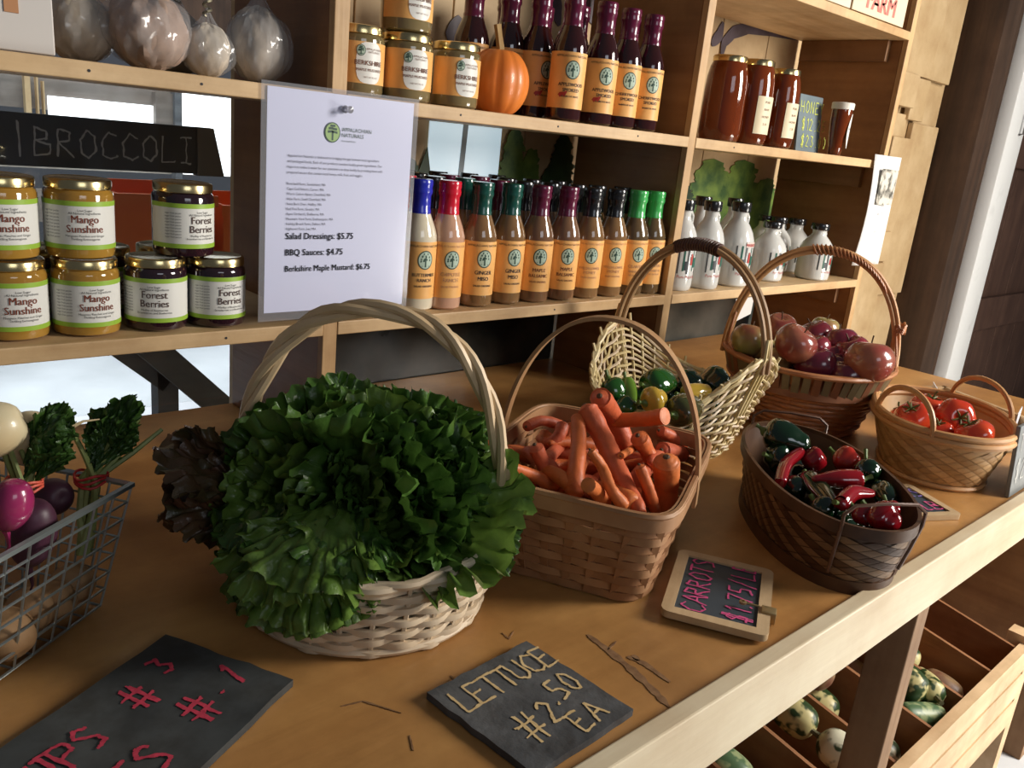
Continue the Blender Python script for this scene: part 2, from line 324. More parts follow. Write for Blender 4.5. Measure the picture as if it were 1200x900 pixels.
# gouge in the tabletop
gm=mat('raw_gouge',(.16,.075,.028),.8,(.30,.16,.07),scale=120)
def streak(name,pix,wd,seed,m=gm,z=.0007):
    rs=random.Random(seed); P=[AZ(x,y,0) for x,y in pix]; pts=[]
    for i in range(len(P)-1):
        for k in range(5): pts.append(P[i].lerp(P[i+1],k/5))
    pts.append(P[-1]); L=[];Rr=[]
    for i,p in enumerate(pts):
        t=(pts[min(i+1,len(pts)-1)]-pts[max(i-1,0)]).normalized(); n=Vector((-t.y,t.x,0)); e=math.sin(PI*min(1,max(0,(i+.35)/(len(pts)-.3))))**.4
        a=wd*e*rs.uniform(.6,1.25); L.append(p+n*a); Rr.append(p-n*a)
    n=len(L); v=[(p.x,p.y,z) for p in L]+[(p.x,p.y,z) for p in Rr]+[(p.x,p.y,0) for p in L]+[(p.x,p.y,0) for p in Rr]
    fs=[(i,i+1,n+i+1,n+i) for i in range(n-1)]+[(i,2*n+i,2*n+i+1,i+1) for i in range(n-1)]+[(n+i,n+i+1,3*n+i+1,3*n+i) for i in range(n-1)]
    return MB().add(v,fs).build(name,m,table,False)
streak('gouge',[(688,744),(712,762),(740,785),(768,812),(785,830)],.0048,1)
streak('gouge',[(735,770),(755,778),(785,800)],.0032,2); streak('gouge',[(712,762),(722,752)],.0012,3)
streak('gouge',[(742,768),(748,775)],.003,5)
for k,px in enumerate([[(400,828),(425,822),(470,836)],[(588,742),(596,749),(602,740)],[(480,862),(484,880)],[(528,792),(532,797)]]): streak('scratch',px,.0009,8+k)
# ---------------------------------------------------------------- shelving unit
sh=thing('shelving_unit','tall open pine shelving unit standing on the back of the table','shelf')
Y0,Y1=1.008,1.282
SH=[.186,.487,.790]     # undersides of the boards
divs=[-.25,.5905,1.351,2.166]
for x in divs: MB().box((x,Y0+.002,.0005),(x+.019,Y1,1.35),bev=.0015).build('side_panel',panelm,sh,False)
for x in divs: MB().box((x-.0015,Y0-.012,.0005),(x+.0205,Y0+.0015,1.35),bev=.0012).build('front_strip',pinez,sh,False)
spans=[(-.229,.589),(.6115,1.3495),(1.372,2.1645)]
for k,z in enumerate(SH):
    for a,b in spans:
        if k==2 and a<1.3: continue
        MB().box((a,Y0-.013,z),(b,Y1,z+.019),bev=.0015).build('shelf_board',pine,sh,False)
cl=wood('cleat_wood',(.20,.10,.045),(.28,.15,.07),'y',.5)
for z in (.186,.487,.790): MB().box((2.148,Y0+.03,z-.05),(2.1655,Y1-.01,z-.0005),bev=.001).build('cleat',cl,sh,False)
for x,z in ((.66,.4965),(.80,.4965),(1.0,.4965),(1.2,.4965),(1.5,.4965),(.30,.4965),(.42,.4965),(.74,.1955),(1.04,.1955),(.45,.1955)):
    MB().lathe([(.0016,0),(.0016,.0006)],8,M=Matrix.Translation((x,Y0-.0130,z))@Matrix.Rotation(PI/2,4,'X')).build('nail_head',ink,sh)
# dark glossy pane behind the lower bays
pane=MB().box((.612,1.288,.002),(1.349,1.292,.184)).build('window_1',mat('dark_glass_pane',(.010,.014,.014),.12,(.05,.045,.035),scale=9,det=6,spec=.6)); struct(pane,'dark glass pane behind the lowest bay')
gp=MB().box((-.23,1.289,.012),(.588,1.292,.488)).build('window_2',film('clear_window_film',(.96,.98,.98),.03,.05,.02)); struct(gp,'clear pane behind the jars')
# ================================================================ shelf goods
LOW=.2052; UP=.5062
lab_or=mat('orange_label_paper',(.80,.40,.11),.45,(.86,.47,.16),scale=30)
lab_wh=mat('white_label_paper',(.74,.73,.68),.4); lab_gr=mat('lime_label_print',(.30,.48,.05),.4)
em_d=mat('emblem_dark_green',(.03,.07,.05),.5); em_l=mat('emblem_pale_green',(.42,.53,.42),.5); brown_ink=mat('brown_ink',(.16,.05,.02),.6)
red_ink=mat('red_ink',(.42,.04,.03),.5); pale_ink=mat('tan_ink',(.52,.27,.13),.6)
def emblem(mb,cx,cz,r,Rr,off=.0004,el=1.15):
    for (q,mi,o_) in ((1.0,0,0),(.88,1,.00012)):
        mp=cyl(Rr,off+o_); v=[mp(cx,cz)];f=[]
        n=20
        for k in (1,2): v+=[mp(cx+r*q*k/2*math.cos(2*PI*i/n),cz+r*el*q*k/2*math.sin(2*PI*i/n)) for i in range(n)]
        f+=[(0,1+i,1+(i+1)%n) for i in range(n)]+[(1+i,1+n+i,1+n+(i+1)%n,1+(i+1)%n) for i in range(n)]
        mb.add(v,f,mi)
    mp=cyl(Rr,off+.00026)
    def quad(x0,z0,x1,z1,t): 
        mb.add([mp(cx+x0*r,cz+(z0-t)*r),mp(cx+x1*r,cz+(z1-t)*r),mp(cx+x1*r,cz+(z1+t)*r),mp(cx+x0*r,cz+(z0+t)*r)],[(0,1,2,3)],0)
    mb.add([mp(cx-.1*r,cz-.85*r),mp(cx+.12*r,cz-.85*r),mp(cx+.06*r,cz+.5*r),mp(cx-.06*r,cz+.5*r)],[(0,1,2,3)],0)
    for a in ((-.6,.05,0,.12,.13),(0,.1,.62,.0,.12),(-.5,.42,.05,.46,.13),(.0,.4,.55,.36,.12),(-.3,.72,.32,.72,.12),(-.65,-.2,-.1,-.1,.08),(-.45,-.72,.5,-.72,.06)): quad(*a)
def band(mb,Rr,z0,z1,a0,a1,off=.0002,mi=0,n=22):
    v=[];
    for i in range(n+1):
        a=a0+(a1-a0)*i/n; v+=[((Rr+off)*math.sin(a),-(Rr+off)*math.cos(a),z) for z in (z0,z1)]
    return mb.add(v,[(2*i,2*i+2,2*i+3,2*i+1) for i in range(n)],mi)
BR=.0290
def make_bottle(label,cat,sauce,capm,lines,group,inkm=brown_ink):
    t=thing('sauce_bottle',label,cat,group=group)
    MB().lathe([(.0,.001),(.024,.0005),(.0285,.004),(BR,.010),(BR,.104),(.0282,.115),(.0245,.127),(.0195,.139),(.0160,.148),(.0155,.150)],28).build('glass_body',sauce,t)
    MB().lathe([(.0160,.143),(.0168,.1435),(.0168,.151),(.0160,.1525),(.0158,.172),(.0175,.176),(.0178,.180),(.0168,.184),(.0176,.187),(.0176,.194),(.0165,.196),(.0,.1962)],24).build('cap',capm,t)
    lb=band(MB(),BR,.020,.106,-1.95,1.75).build('label',lab_or,t)
    em=MB(); emblem(em,.0,.079,.0125,BR); em.build('emblem',[em_d,em_l],lb)
    tx=MB(); put_text(tx,'APPALACHIAN NATURALS',0,.098,.0050,cyl(BR,.0006))
    z=.054
    for s,sz in lines: put_text(tx,s,0,z,sz,cyl(BR,.0006),sx=.95,bold=.00012); z-=sz*1.12
    tx.build('lettering',inkm,lb,False)
    return t
def glass(n,c,c2=None): return mat(n,c,.08,c2,scale=14,coat=1,spec=.6,det=3)
s_br=glass('ginger_dressing',(.20,.105,.042),(.25,.14,.06)); s_pk=glass('chipotle_dressing',(.56,.31,.20),(.62,.36,.24)); s_wh=glass('ranch_dressing',(.72,.64,.48)); s_dk=glass('dark_vinaigrette',(.10,.065,.03),(.15,.09,.04)); s_bb=glass('barbecue_sauce',(.022,.004,.005),(.035,.007,.006)); s_mp=glass('balsamic_dressing',(.17,.085,.045),(.21,.11,.055))
def capm(n,c): return mat(n,c,.22,coat=.6)
c_blue=capm('blue_cap',(.02,.03,.42)); c_red=capm('red_cap',(.60,.01,.03)); c_dg=capm('dark_green_cap',(.008,.075,.055)); c_mr=capm('maroon_cap',(.11,.008,.035)); c_bk=capm('black_cap',(.012,.012,.013)); c_lg=capm('light_green_cap',(.06,.42,.10))
SD=('SALAD DRESSING',.0042)
G='salad dressing bottles on the lower middle shelf'
B_blue=make_bottle('cream dressing bottle with a blue cap beside the laminated sign','bottle',s_wh,c_blue,[('BUTTERMILK',.0072),('RANCH',.0072),SD],G,ink)
B_red=make_bottle('pinkish dressing bottle with a bright red cap, front row','bottle',s_pk,c_red,[('CHIPOTLE',.0080),('RANCH',.0080),SD],G,pale_ink)
B_dg=make_bottle('brown dressing bottle with dark green cap next to the red-capped bottle','bottle',s_br,c_dg,[('GINGER',.0088),('MISO',.0088),SD],G,ink)
B_mr=make_bottle('brown dressing bottle with maroon cap next to the dark green caps, front row','bottle',s_mp,c_mr,[('MAPLE',.0085),('BALSAMIC',.0080),SD],G)
B_bk=make_bottle('brown dressing bottle with black cap next to the maroon caps, front row','bottle',s_br,c_bk,[('WILDFLOWER',.0068),('HONEY',.0072),SD],G,pale_ink)
B_lg=make_bottle('dark dressing bottle with light green cap next to the black caps','bottle',s_dk,c_lg,[('CILANTRO',.0080),('VINAIGRETTE',.0058),SD],G,pale_ink)
fx=[.772,.822,.890,.957,1.020,1.086,1.150,1.214,1.274,1.330]
def put(o,x,y,z,rz=0,**k): o.location=(x,y,z); o.rotation_euler=(0,0,rz); [o.__setitem__(a,b) for a,b in k.items()]; return o
put(B_blue,fx[0],1.040,LOW,-.15); put(B_red,fx[1],1.034,LOW,-.25); put(B_dg,fx[2],1.036,LOW,-.28); put(B_mr,fx[4],1.036,LOW,-.45); put(B_bk,fx[6],1.036,LOW,-.5); put(B_lg,fx[8],1.034,LOW,-.35)
copy_tree(B_dg,(fx[3],1.040,LOW),-.22,'second dark-green-capped ginger dressing bottle, beside the maroon caps')
copy_tree(B_mr,(fx[5],1.036,LOW),-.42,'second maroon-capped dressing bottle, beside the black caps')
copy_tree(B_bk,(fx[7],1.036,LOW),-.45,'second black-capped dressing bottle, beside the light green caps')
copy_tree(B_lg,(fx[9],1.036,LOW),-.42,'last light-green-capped dressing bottle, against the shelf divider')
rows=[(1.108,[(.790,B_red,'maroon red capped bottle in second row behind the blue-capped bottle'),(.852,B_bk,'black-capped bottle in second row just behind the red-capped bottle'),(.915,B_dg,'dark green capped bottle in second row between red and dark green front bottles'),(.985,B_mr,'maroon-capped bottle in second row behind second dark green cap'),(1.05,B_bk,None),(1.115,B_bk,None),(1.18,B_bk,None),(1.245,B_bk,None),(1.312,B_bk,None)]),
      (1.178,[(.80,B_bk,None),(.865,B_bk,None),(.935,B_mr,'maroon-capped bottle in third row of the dressings'),(1.0,B_mr,'maroon-capped bottle in third row nearest the glowing pane'),(1.065,B_bk,None),(1.13,B_bk,None),(1.2,B_bk,None)]),
      (1.248,[(.83,B_bk,None),(.895,B_bk,None),(.965,B_bk,None),(1.035,B_bk,None),(1.10,B_bk,None)])]
for y,L in rows:
    for x,src,lb in L:
        copy_tree(src,(x+rnd(-.004,.004),y+rnd(-.004,.004),LOW),rnd(-.3,.3),lb or 'black-capped dressing bottle in the back rows of the middle shelf',G if lb else 'black-capped bottles in the back rows')
# barbecue sauces on the upper shelf
G2='barbecue sauce bottles on the upper shelf'
Q1=make_bottle('dark barbecue sauce bottle, first one right of the pumpkin','bottle',s_bb,c_mr,[('APPLEWOOD',.0075),('SMOKED',.0075),('BARBECUE SAUCE',.0038)],G2,ink)
Q2=make_bottle('dark cherry barbecue bottle, third in front row right of the pumpkin','bottle',s_bb,c_mr,[('CHERRYWOOD',.0070),('SMOKED',.0072),('BARBECUE SAUCE',.0038)],G2,ink)
def hog(par): 
    lb=[k for k in par.children if k.name.startswith('label')][0]; mp=cyl(BR,.0007)
    pts=[(-.021,.040),(-.018,.044),(-.010,.045),(-.007,.047),(-.006,.044),(-.008,.041),(-.010,.037),(-.013,.040),(-.017,.036),(-.019,.039)]
    MB().add([mp(*p) for p in pts],[tuple(range(len(pts)))]).build('print_mark',red_ink,lb,False)
hog(Q1)
ux=[AY(661,100,1.035).x,AY(701,100,1.035).x,AY(729,110,1.035).x,AY(756,110,1.035).x]
put(Q1,ux[0],1.030,UP,-.5); copy_tree(Q1,(ux[1],1.034,UP),-.42,'second applewood barbecue bottle right of the pumpkin, front row')
put(Q2,ux[2],1.036,UP,-.45); copy_tree(Q2,(ux[3],1.036,UP),-.42,'last barbecue bottle in the front row, nearest the shelf divider')
for x,y,lb in ((AY(555,20,1.15).x,1.15,'maroon-capped barbecue bottle behind the mustard jars, left of the pumpkin stalk'),(AY(597,30,1.13).x,1.13,'maroon-capped barbecue bottle standing behind the pumpkin stalk'),(AY(630,60,1.10).x,1.10,'maroon-capped barbecue bottle directly between pumpkin and front row')):
    copy_tree(Q1,(x,y,UP),rnd(-.4,.4),lb)
for x,y in ((1.15,1.12),(1.22,1.12),(1.29,1.12),(1.05,1.20),(1.14,1.2)): copy_tree(Q1,(x,y,UP),rnd(-.4,.4),'barbecue bottle in the back rows of the upper shelf','barbecue bottles behind the front row')
# ---- jars
def make_jar(label,content,r,h,labelfn,group,name='preserve_jar'):
    t=thing(name,label,'jar',group=group)
    MB().lathe([(0,.001),(r*.86,.0005),(r*.97,.003),(r,.008),(r,h*.80),(r*.97,h*.84),(r*.88,h*.875),(r*.86,h*.90)],32).build('glass_body',content,t)
    MB().lathe([(r*.86,h*.872),(r*.94,h*.872),(r*.955,h*.88),(r*.955,h*.975),(r*.93,h*.99),(r*.85,h),(r*.80,h*.992),(0,h*.992)],36).build('lid',gold,t)
    labelfn(t,r,h); return t
def lab_pre(words,inks,wch):
    def fn(t,r,h):
        lb=band(MB(),r,h*.14,h*.74,-1.9,1.55,n=30).build('label',lab_wh,t)
        band(MB(),r,h*.14,h*.20,-1.9,1.55,.0005,n=30).build('label_border',lab_gr,lb); band(MB(),r,h*.68,h*.74,-1.9,1.55,.0005,n=30).build('label_border',lab_gr,lb)
        a=MB(); put_text(a,words[0],0,h*.475,.0118*wch,cyl(r,.0008),sx=.92,bold=.00015); put_text(a,words[1],.0,h*.355,.0118*wch,cyl(r,.0008),sx=.92,bold=.00015); a.build('title_lettering',inks[0],lb,False)
        b=MB(); put_text(b,'Low Sugar',0,h*.615,.0036,cyl(r,.0008)); put_text(b,'All Natural Ingredients',0,h*.58,.0036,cyl(r,.0008)); put_text(b,words[2],0,h*.30,.0034,cyl(r,.0008)); put_text(b,words[3],0,h*.26,.0034,cyl(r,.0008))
        for k in range(9): put_text(b,'sugar fruit pectin',-r*.98,h*(.60-.04*k),.0028,cyl(r,.0008))
        b.build('small_lettering',ink,lb,False)
    return fn
mango=glass('mango_preserve',(.33,.17,.025),(.42,.23,.04)); berry=glass('berry_preserve',(.018,.008,.012),(.03,.01,.015)); musc=glass('mustard_fill',(.16,.12,.05),(.22,.165,.075))
GJ='fruit preserve jars on the lower left shelf'
JM=make_jar('amber mango preserve jar, bottom jar of the full left-hand stack','x',.0355,.088,lambda *a:None,GJ) if 0 else None
fm=lab_pre(('Mango','Sunshine','Mangoes, Peaches and Ginger','Thrilling Extravaganza'),(mat('mango_ink',(.20,.045,.02),.5),),1); fb=lab_pre(('Forest','Berries','Medley of Raspberries','Strawberries and Blueberries'),(mat('berry_ink',(.10,.06,.05),.5),),1.05)
J1=make_jar('amber mango preserve jar, bottom one of the second stack from the left',mango,.0365,.0885,fm,GJ); put(J1,.302,1.046,LOW,.05)
h_=.0888
copy_tree(J1,(.299,1.047,LOW+h_),-.12,'amber mango preserve jar, top one of the second stack from the left')
copy_tree(J1,(.226,1.050,LOW),.10,'amber mango preserve jar at the left frame edge, bottom one')
copy_tree(J1,(.221,1.052,LOW+h_),.05,'amber mango preserve jar at the left frame edge, top one')
J2=make_jar('dark berry preserve jar, bottom left one of the pyramid of three',berry,.0360,.0885,fb,GJ); put(J2,.382,1.044,LOW,-.40)
copy_tree(J2,(.4565,1.040,LOW),.10,'dark berry preserve jar, bottom right one of the pyramid of three')
copy_tree(J2,(.417,1.045,LOW+h_),.28,'dark berry preserve jar standing on top of two berry jars')
for (x,y,l) in ((.345,1.128,'dark preserve jar behind, between mango stack and berry jars'),(.425,1.13,'dark preserve jar behind the upper berry jar'),(.265,1.13,'dark preserve jar behind the second mango stack'),(.18,1.13,'dark preserve jar behind the leftmost mango stack')):
    a=copy_tree(J2,(x,y,LOW),.6,l)
    copy_tree(J2,(x+.004,y+.002,LOW+h_),.9,l+', stacked on another') if x<.2 else None
def lab_mus(t,r,h):
    lb=band(MB(),r,h*.18,h*.76,-1.35,1.9,n=30).build('label',lab_or,t)
    e=MB(); mp=cyl(r,.0005); n=24; zc=h*.47; v=[mp(.008,zc)]
    for k in (1,2,3): v+=[mp(.008+.019*k/3*math.copysign(abs(math.cos(2*PI*i/n))**.6,math.cos(2*PI*i/n)),zc+h*.29*k/3*math.copysign(abs(math.sin(2*PI*i/n))**.7,math.sin(2*PI*i/n))) for i in range(n)]
    f=[(0,1+i,1+(i+1)%n) for i in range(n)]
    for k in (0,1): f+=[(1+k*n+i,1+(k+1)*n+i,1+(k+1)*n+(i+1)%n,1+k*n+(i+1)%n) for i in range(n)]
    e.add(v,f).build('label_oval',lab_wh,lb)
    em=MB(); emblem(em,-.005,h*.64,.0062,r,.0008); em.build('emblem',[em_d,em_l],lb)
    a=MB(); put_text(a,'BERKSHIRE',.007,h*.44,.0084,cyl(r,.0011),bold=.00012); put_text(a,'MAPLE MUSTARD',.008,h*.355,.0048,cyl(r,.0011),bold=.0001); put_text(a,'APPALACHIAN',.0135,h*.65,.0036,cyl(r,.0011)); put_text(a,'NATURALS',.0135,h*.61,.0036,cyl(r,.0011)); put_text(a,'NET WT 9.5 OZ',.010,h*.26,.0028,cyl(r,.0011)); a.build('title_lettering',brown_ink,lb,False)
GM='mustard jars on the upper shelf'
K=make_jar('mustard jar with orange label, middle one of the bottom three',musc,.0365,.0905,lab_mus,GM,'mustard_jar')
mx=[AY(421,70,1.055).x,AY(475,80,1.05).x,AY(531,90,1.05).x]
put(K,mx[1],1.048,UP,-.42); copy_tree(K,(mx[0],1.06,UP),-.30,'mustard jar beside the shelf divider, leftmost of the bottom three'); copy_tree(K,(mx[2],1.046,UP),-.32,'mustard jar right next to the pumpkin'); copy_tree(K,(mx[1]-.003,1.051,UP+.0908),-.25,'mustard jar stacked on top of the others')
copy_tree(K,(mx[0]-.002,1.14,UP),.4,'mustard jar half hidden in the second row by the divider'); 
# ---- pumpkin
def pumpkin(label,loc,r,hz,nr=11,group=None,mm=None,stalk=True,rot=(0,0,0)):
    t=thing('pumpkin',label,'pumpkin',loc,group=group,rot=rot)
    def fn(d,a,p):
        rib=1-.055*abs(math.sin(a*nr/2))**.35*0-.05*(abs(math.cos(a*nr/2))**6)
        dim=1-.28*math.exp(-((p)/.30)**2)-.2*math.exp(-((PI-p)/.35)**2)
        return (d.x*rib,d.y*rib,d.z*hz*dim)
    MB().sphere((0,0,r*hz*.86),r,66,26,fn).build('rind',mm,t)
    if stalk:
        pts=[(0,0,r*hz*1.45),(0,0,r*hz*1.80),(-.004,.002,r*hz*1.80+.018),(-.008,.003,r*hz*1.8+.034)]
        MB().sweep(pts,[(a*math.cos(q*PI/5),a*math.sin(q*PI/5)) for q in range(10) for a in [(.0085 if q%2 else .0065)]],scales=[1.25,.8,.7,.75]).build('stalk',mat('pumpkin_stalk',(.34,.20,.07),.7,(.46,.30,.12),scale=60,bump=.3),t)
    return t
pumpkin('small orange pumpkin with a tan stalk between mustard jars and sauce bottles',(AY(584,100,1.072).x,1.074,UP),.0500,1.10,mm=mat('pumpkin_rind',(.66,.17,.022),.42,(.74,.23,.04),scale=18,bump=.08,coat=.15))
# ---- honey
honey=mat('dark_honey',(.20,.038,.006),.04,(.15,.026,.005),scale=10,trans=.30,coat=.8)
def honey_jar(label,x,y,r,h,rz,lid=gold,tag_=True):
    t=thing('honey_jar',label,'jar',(x,y,UP),rz,'honey jars on the upper right shelf')
    MB().lathe([(0,.001),(r*.8,.0005),(r*.93,.004),(r,h*.10),(r,h*.62),(r*.97,h*.75),(r*.88,h*.87),(r*.78,h*.93),(r*.76,h*.95)],32).build('glass_body',honey,t)
    MB().lathe([(r*.76,h*.925),(r*.81,h*.93),(r*.81,h*.985),(r*.77,h),(0,h)],30).build('lid',lid,t)
    if tag_:
        lb=band(MB(),r,h*.14,h*.58,-.75,.5,.0006).build('label',mat('cream_label',(.72,.62,.42),.5),t)
        tx=MB(); 
        for k,s in enumerate(('PURE','RAW','HONEY','2 LB')): put_text(tx,s,-.12*r,h*(.50-.085*k),.0065,cyl(r,.001))
        tx.build('lettering',brown_ink,lb,False)
honey_jar('large dark honey jar, leftmost of the three gold-lidded ones',AY(848,120,1.085).x,1.085,.044,.170,-1.6,tag_=False)
honey_jar('large amber honey jar, middle one of the three gold-lidded ones',AY(879,120,1.072).x,1.066,.041,.172,.0)
honey_jar('amber honey jar beside the honey price slate, rightmost gold-lidded',AY(914,130,1.05).x,1.05,.037,.164,.05)
t=thing('honey_squeeze_bottle','small tapered honey bottle with white cap right of the honey slate','bottle',(AY(983,150,1.03).x,1.03,UP),0)
MB().lathe([(0,.0005),(.013,.0008),(.0155,.004),(.0165,.02),(.021,.05),(.0235,.075),(.024,.10),(.0235,.108)],24).build('glass_body',honey,t)
MB().lathe([(.0225,.104),(.0255,.105),(.0260,.118),(.0245,.120),(0,.1205)],28).build('cap',mat('white_cap',(.72,.68,.60),.4),t)
v=[];n=20
tl=MB();mp=lambda x,z:((.0252)*math.sin(x/.0245+.35),-(.0252)*math.cos(x/.0245+.35),z)
for k in range(13):
    q=k/12; hw=.0125*math.sin(PI*(.08+.84*q))**.8; v.append([mp(-hw+2*hw*i/6,.018+.078*q) for i in range(7)])
tl.add([p for r_ in v for p in r_],[(a*7+b,a*7+b+1,a*7+b+8,a*7+b+7) for a in range(12) for b in range(6)]); lb=tl.build('label',lab_wh,t)
tx=MB(); put_text(tx,'HONEY',0,.06,.006,lambda x,z:((.0262)*math.sin(x/.0245+.35),-(.0262)*math.cos(x/.0245+.35),z)); put_text(tx,'12 OZ',0,.048,.004,lambda x,z:((.0262)*math.sin(x/.0245+.35),-(.0262)*math.cos(x/.0245+.35),z)); tx.build('lettering',ink,lb,False)
# honey slate
def slab(name,label,cat,corners_xz,depth,m,loc,rot,thick=.005):
    t=thing(name,label,cat,loc,rot=rot); 
    x0,z0,x1,z1=corners_xz; MB().box((x0,0,z0),(x1,thick,z1),bev=.0012).build('board',m,t,False); return t
t=thing('price_slate','grey-blue slate with yellow honey prices leaning behind the honey jars','sign',(AY(948,180,1.06).x,1.062,UP),rot=(-.10,0,0))
MB().box((-.060,0,0.0008),(.045,.006,.128),bev=.0015).build('board',mat('grey_blue_slate',(.10,.14,.16),.6,(.16,.20,.22),scale=12),t,False)
c=MB(); chalk(c,'HONEY',-.055,.088,.026,flat(),0,.0009,double=2); chalk(c,'$12.25',-.045,.050,.026,flat(),0,.0009,double=2); chalk(c,'$23.00',-.042,.013,.026,flat(),0,.0009,double=2); c.build('chalk_lettering',chalk_g,t,False)
# ---- maple jugs
jugm=mat('glazed_white_jug',(.60,.60,.57),.12,coat=.6)
jg=mat('jug_print_green',(.02,.11,.08),.4); jb=mat('jug_print_dark',(.03,.035,.04),.4)
def make_jug(label,r,h,group,big):
    t=thing('maple_syrup_jug',label,'jug',group=group)
    MB().lathe([(0,.001),(r*.88,.0005),(r*.97,.004),(r,.012),(r,h*.50),(r*.96,h*.57),(r*.84,h*.65),(r*.66,h*.72),(r*.46,h*.78),(r*.40,h*.82),(r*.41,h*.90)],32).build('jug_body',jugm,t)
    MB().lathe([(r*.42,h*.885),(r*.50,h*.888),(r*.52,h*.90),(r*.52,h*.985),(r*.49,h),(0,h)],28,fn=lambda a,z:1+.02*math.cos(a*28)).build('cap',c_bk,t)
    hp=[(r*.40,0,h*.85),(r*.66,0,h*.865),(r*.86,0,h*.82),(r*.85,0,h*.74),(r*.70,0,h*.68)]
    q=[]; 
    for i in range(len(hp)-1):
        for k in range(4): q.append(Vector(hp[i]).lerp(Vector(hp[i+1]),k/4))
    q.append(Vector(hp[-1])); MB().tube(q,r*.085,8,scales=[1]*len(q)).build('handle',jugm,t)
    d=MB(); z0=h*.20
    for k,a in enumerate((-.9,-.6,-.35,.1,.45,.75,.95)): band(d,r,z0+h*.03*(k%2),h*.50,a,a+.07+.03*(k%3),.0004,0 if k%2 else 1,n=3)
    band(d,r,h*.27,h*.38,.15,.75,.0005,0,8); band(d,r,h*.24,h*.34,-.5,-.25,.0006,1,5)
    band(d,r,h*.36,h*.48,.55,.95,.0004,0,6); d.build('print',[jg,jb],t)
    e=MB(); band(e,r,h*.30,h*.40,-.12,.05,.0008,0,4); band(e,r,h*.40,h*.425,-.09,.02,.0008,0,4); put_text(e,'Pure Maple Syrup',-.0,h*.15,.0085 if big else .0068,cyl(r,.0008)); e.build('red_print',red_ink,t,False)
    if big==2:
        g=MB(); band(g,r,h*.485,h*.545,-.35,.9,.0005,0,12); g.build('red_banner',mat('banner_grey',(.60,.50,.45),.4),t)
        g=MB(); put_text(g,'MASSACHUSETTS',.012,h*.497,.0085,cyl(r,.0009),sx=.8,bold=.0003); g.build('banner_lettering',red_ink,t,False)
    return t
GK='maple syrup jugs on the lower right shelf'
m1=make_jug('tall white syrup jug, second in the front row from the divider',.0355,.182,GK,1); m2=make_jug('tall white syrup jug with a red-lettered banner',.0400,.182,GK,2); m3=make_jug('small squat white syrup jug, left of the two small front ones',.0420,.138,GK,0)
def jx(px,Y): return AY(px,290,Y).x
put(m1,jx(828,1.04),1.040,LOW,.05); copy_tree(m1,(jx(796,1.045),1.045,LOW),.0,'tall white syrup jug half hidden by the shelf divider')
put(m2,jx(861,1.045),1.045,LOW,.0); put(m3,jx(901,1.07),1.07,LOW,.0); copy_tree(m3,(jx(957,1.045),1.045,LOW),.05,'small squat white syrup jug, nearest the shelf end')
copy_tree(m1,(jx(816,1.15),1.15,LOW),.2,'tall white syrup jug in the second row behind the front pair'); copy_tree(m1,(jx(853,1.14),1.14,LOW),.1,'tall white syrup jug behind the banner jug')
copy_tree(m3,(jx(892,1.20),1.20,LOW),.2,'small white syrup jug in the shade behind the squat one'); copy_tree(m3,(jx(905,1.17),1.165,LOW),0,'small white syrup jug directly behind the left squat one'); copy_tree(m3,(jx(929,1.14),1.14,LOW),.1,'small white syrup jug in second row between the two squat ones')
copy_tree(m1,(1.42,1.2,LOW),.3,'tall white syrup jug at the back beside the divider')
# ---- laminated sign
t=thing('laminated_price_sign','laminated white price sheet with green tree logo pinned to the shelf','sign',(.0,.994,0),0)
x0,z0=.4995,.2245; W_,Hh=.2159,.2794
MB().box((x0-.008,-.0016,z0-.011),(x0+W_+.008,-.0010,z0+Hh+.006)).build('lamination',film('lamination_film',(.97,.97,1),.06,.12,.12),t,False)
pp=MB().box((x0,-.0013,z0),(x0+W_,-.0004,z0+Hh)).build('paper_sheet',mat('sign_paper',(.72,.74,.90),.30,coat=.6),t,False)
mf=lambda x,z:(x0+x,-.0024,z0+z)
tx=MB(); 
def ltext(mb,s,x,z,size,bold=0,sx=1,m=mf):
    v,f=text2d(s); mn=min(a for a,b in v); 
    for dx in ((0,) if not bold else (-bold,bold)): mb.add([m(x+(a-mn)*size*sx+dx,z+b*size) for a,b in v],f)
ltext(tx,'Salad Dressings: $5.75',.028,.0955,.0118,.0002,.95); ltext(tx,'BBQ Sauces: $4.75',.028,.0745,.0118,.0002,.95); ltext(tx,'Berkshire Maple Mustard: $6.75',.028,.0535,.0112,.0002,.90); tx.build('bold_lettering',ink,pp,False)
tx=MB(); z=.1985
for s in ('Appalachian Naturals is dedicated to bridging the gap between local agriculture','and packaged foods. Each of our products contains locally grown ingredients. Our','hope is to make it easier for our customers to shop locally by providing them with','prepared sauces that contain local honey, milk, fruit, and veggies.'): ltext(tx,s,.028,z,.0046,0,.92); z-=.0068
z=.1640
for s in ('Riverland Farm, Sunderland, MA','Cape Cod Selects, Carver, MA','Warm Colors Apiary, Deerfield, MA','Atlas Farm, South Deerfield, MA','Next Barn Over, Hadley, MA','Red Fire Farm, Granby, MA','Apex Orchards, Shelburne, MA','Mountain View Farm, Easthampton, MA','Holiday Brook Farm, Dalton, MA','Hightown Farm, Lee, MA'): ltext(tx,s,.028,z,.0046,0,.92); z-=.0063
tx.build('small_lettering',mat('grey_ink',(.10,.10,.13),.6),pp,False)
tx=MB(); ltext(tx,'APPALACHIAN',.104,.2345,.0068); ltext(tx,'NATURALS',.104,.2275,.0068); ltext(tx,'from local farms',.104,.2215,.0032); tx.build('logo_lettering',em_d,pp,False)
e=MB()
def disc(mb,cx,cz,r,y,mi): 
    n=24; mb.add([(x0+cx+r*math.cos(2*PI*i/n),y,z0+cz+r*1.1*math.sin(2*PI*i/n)) for i in range(n)],[tuple(range(n))],mi)
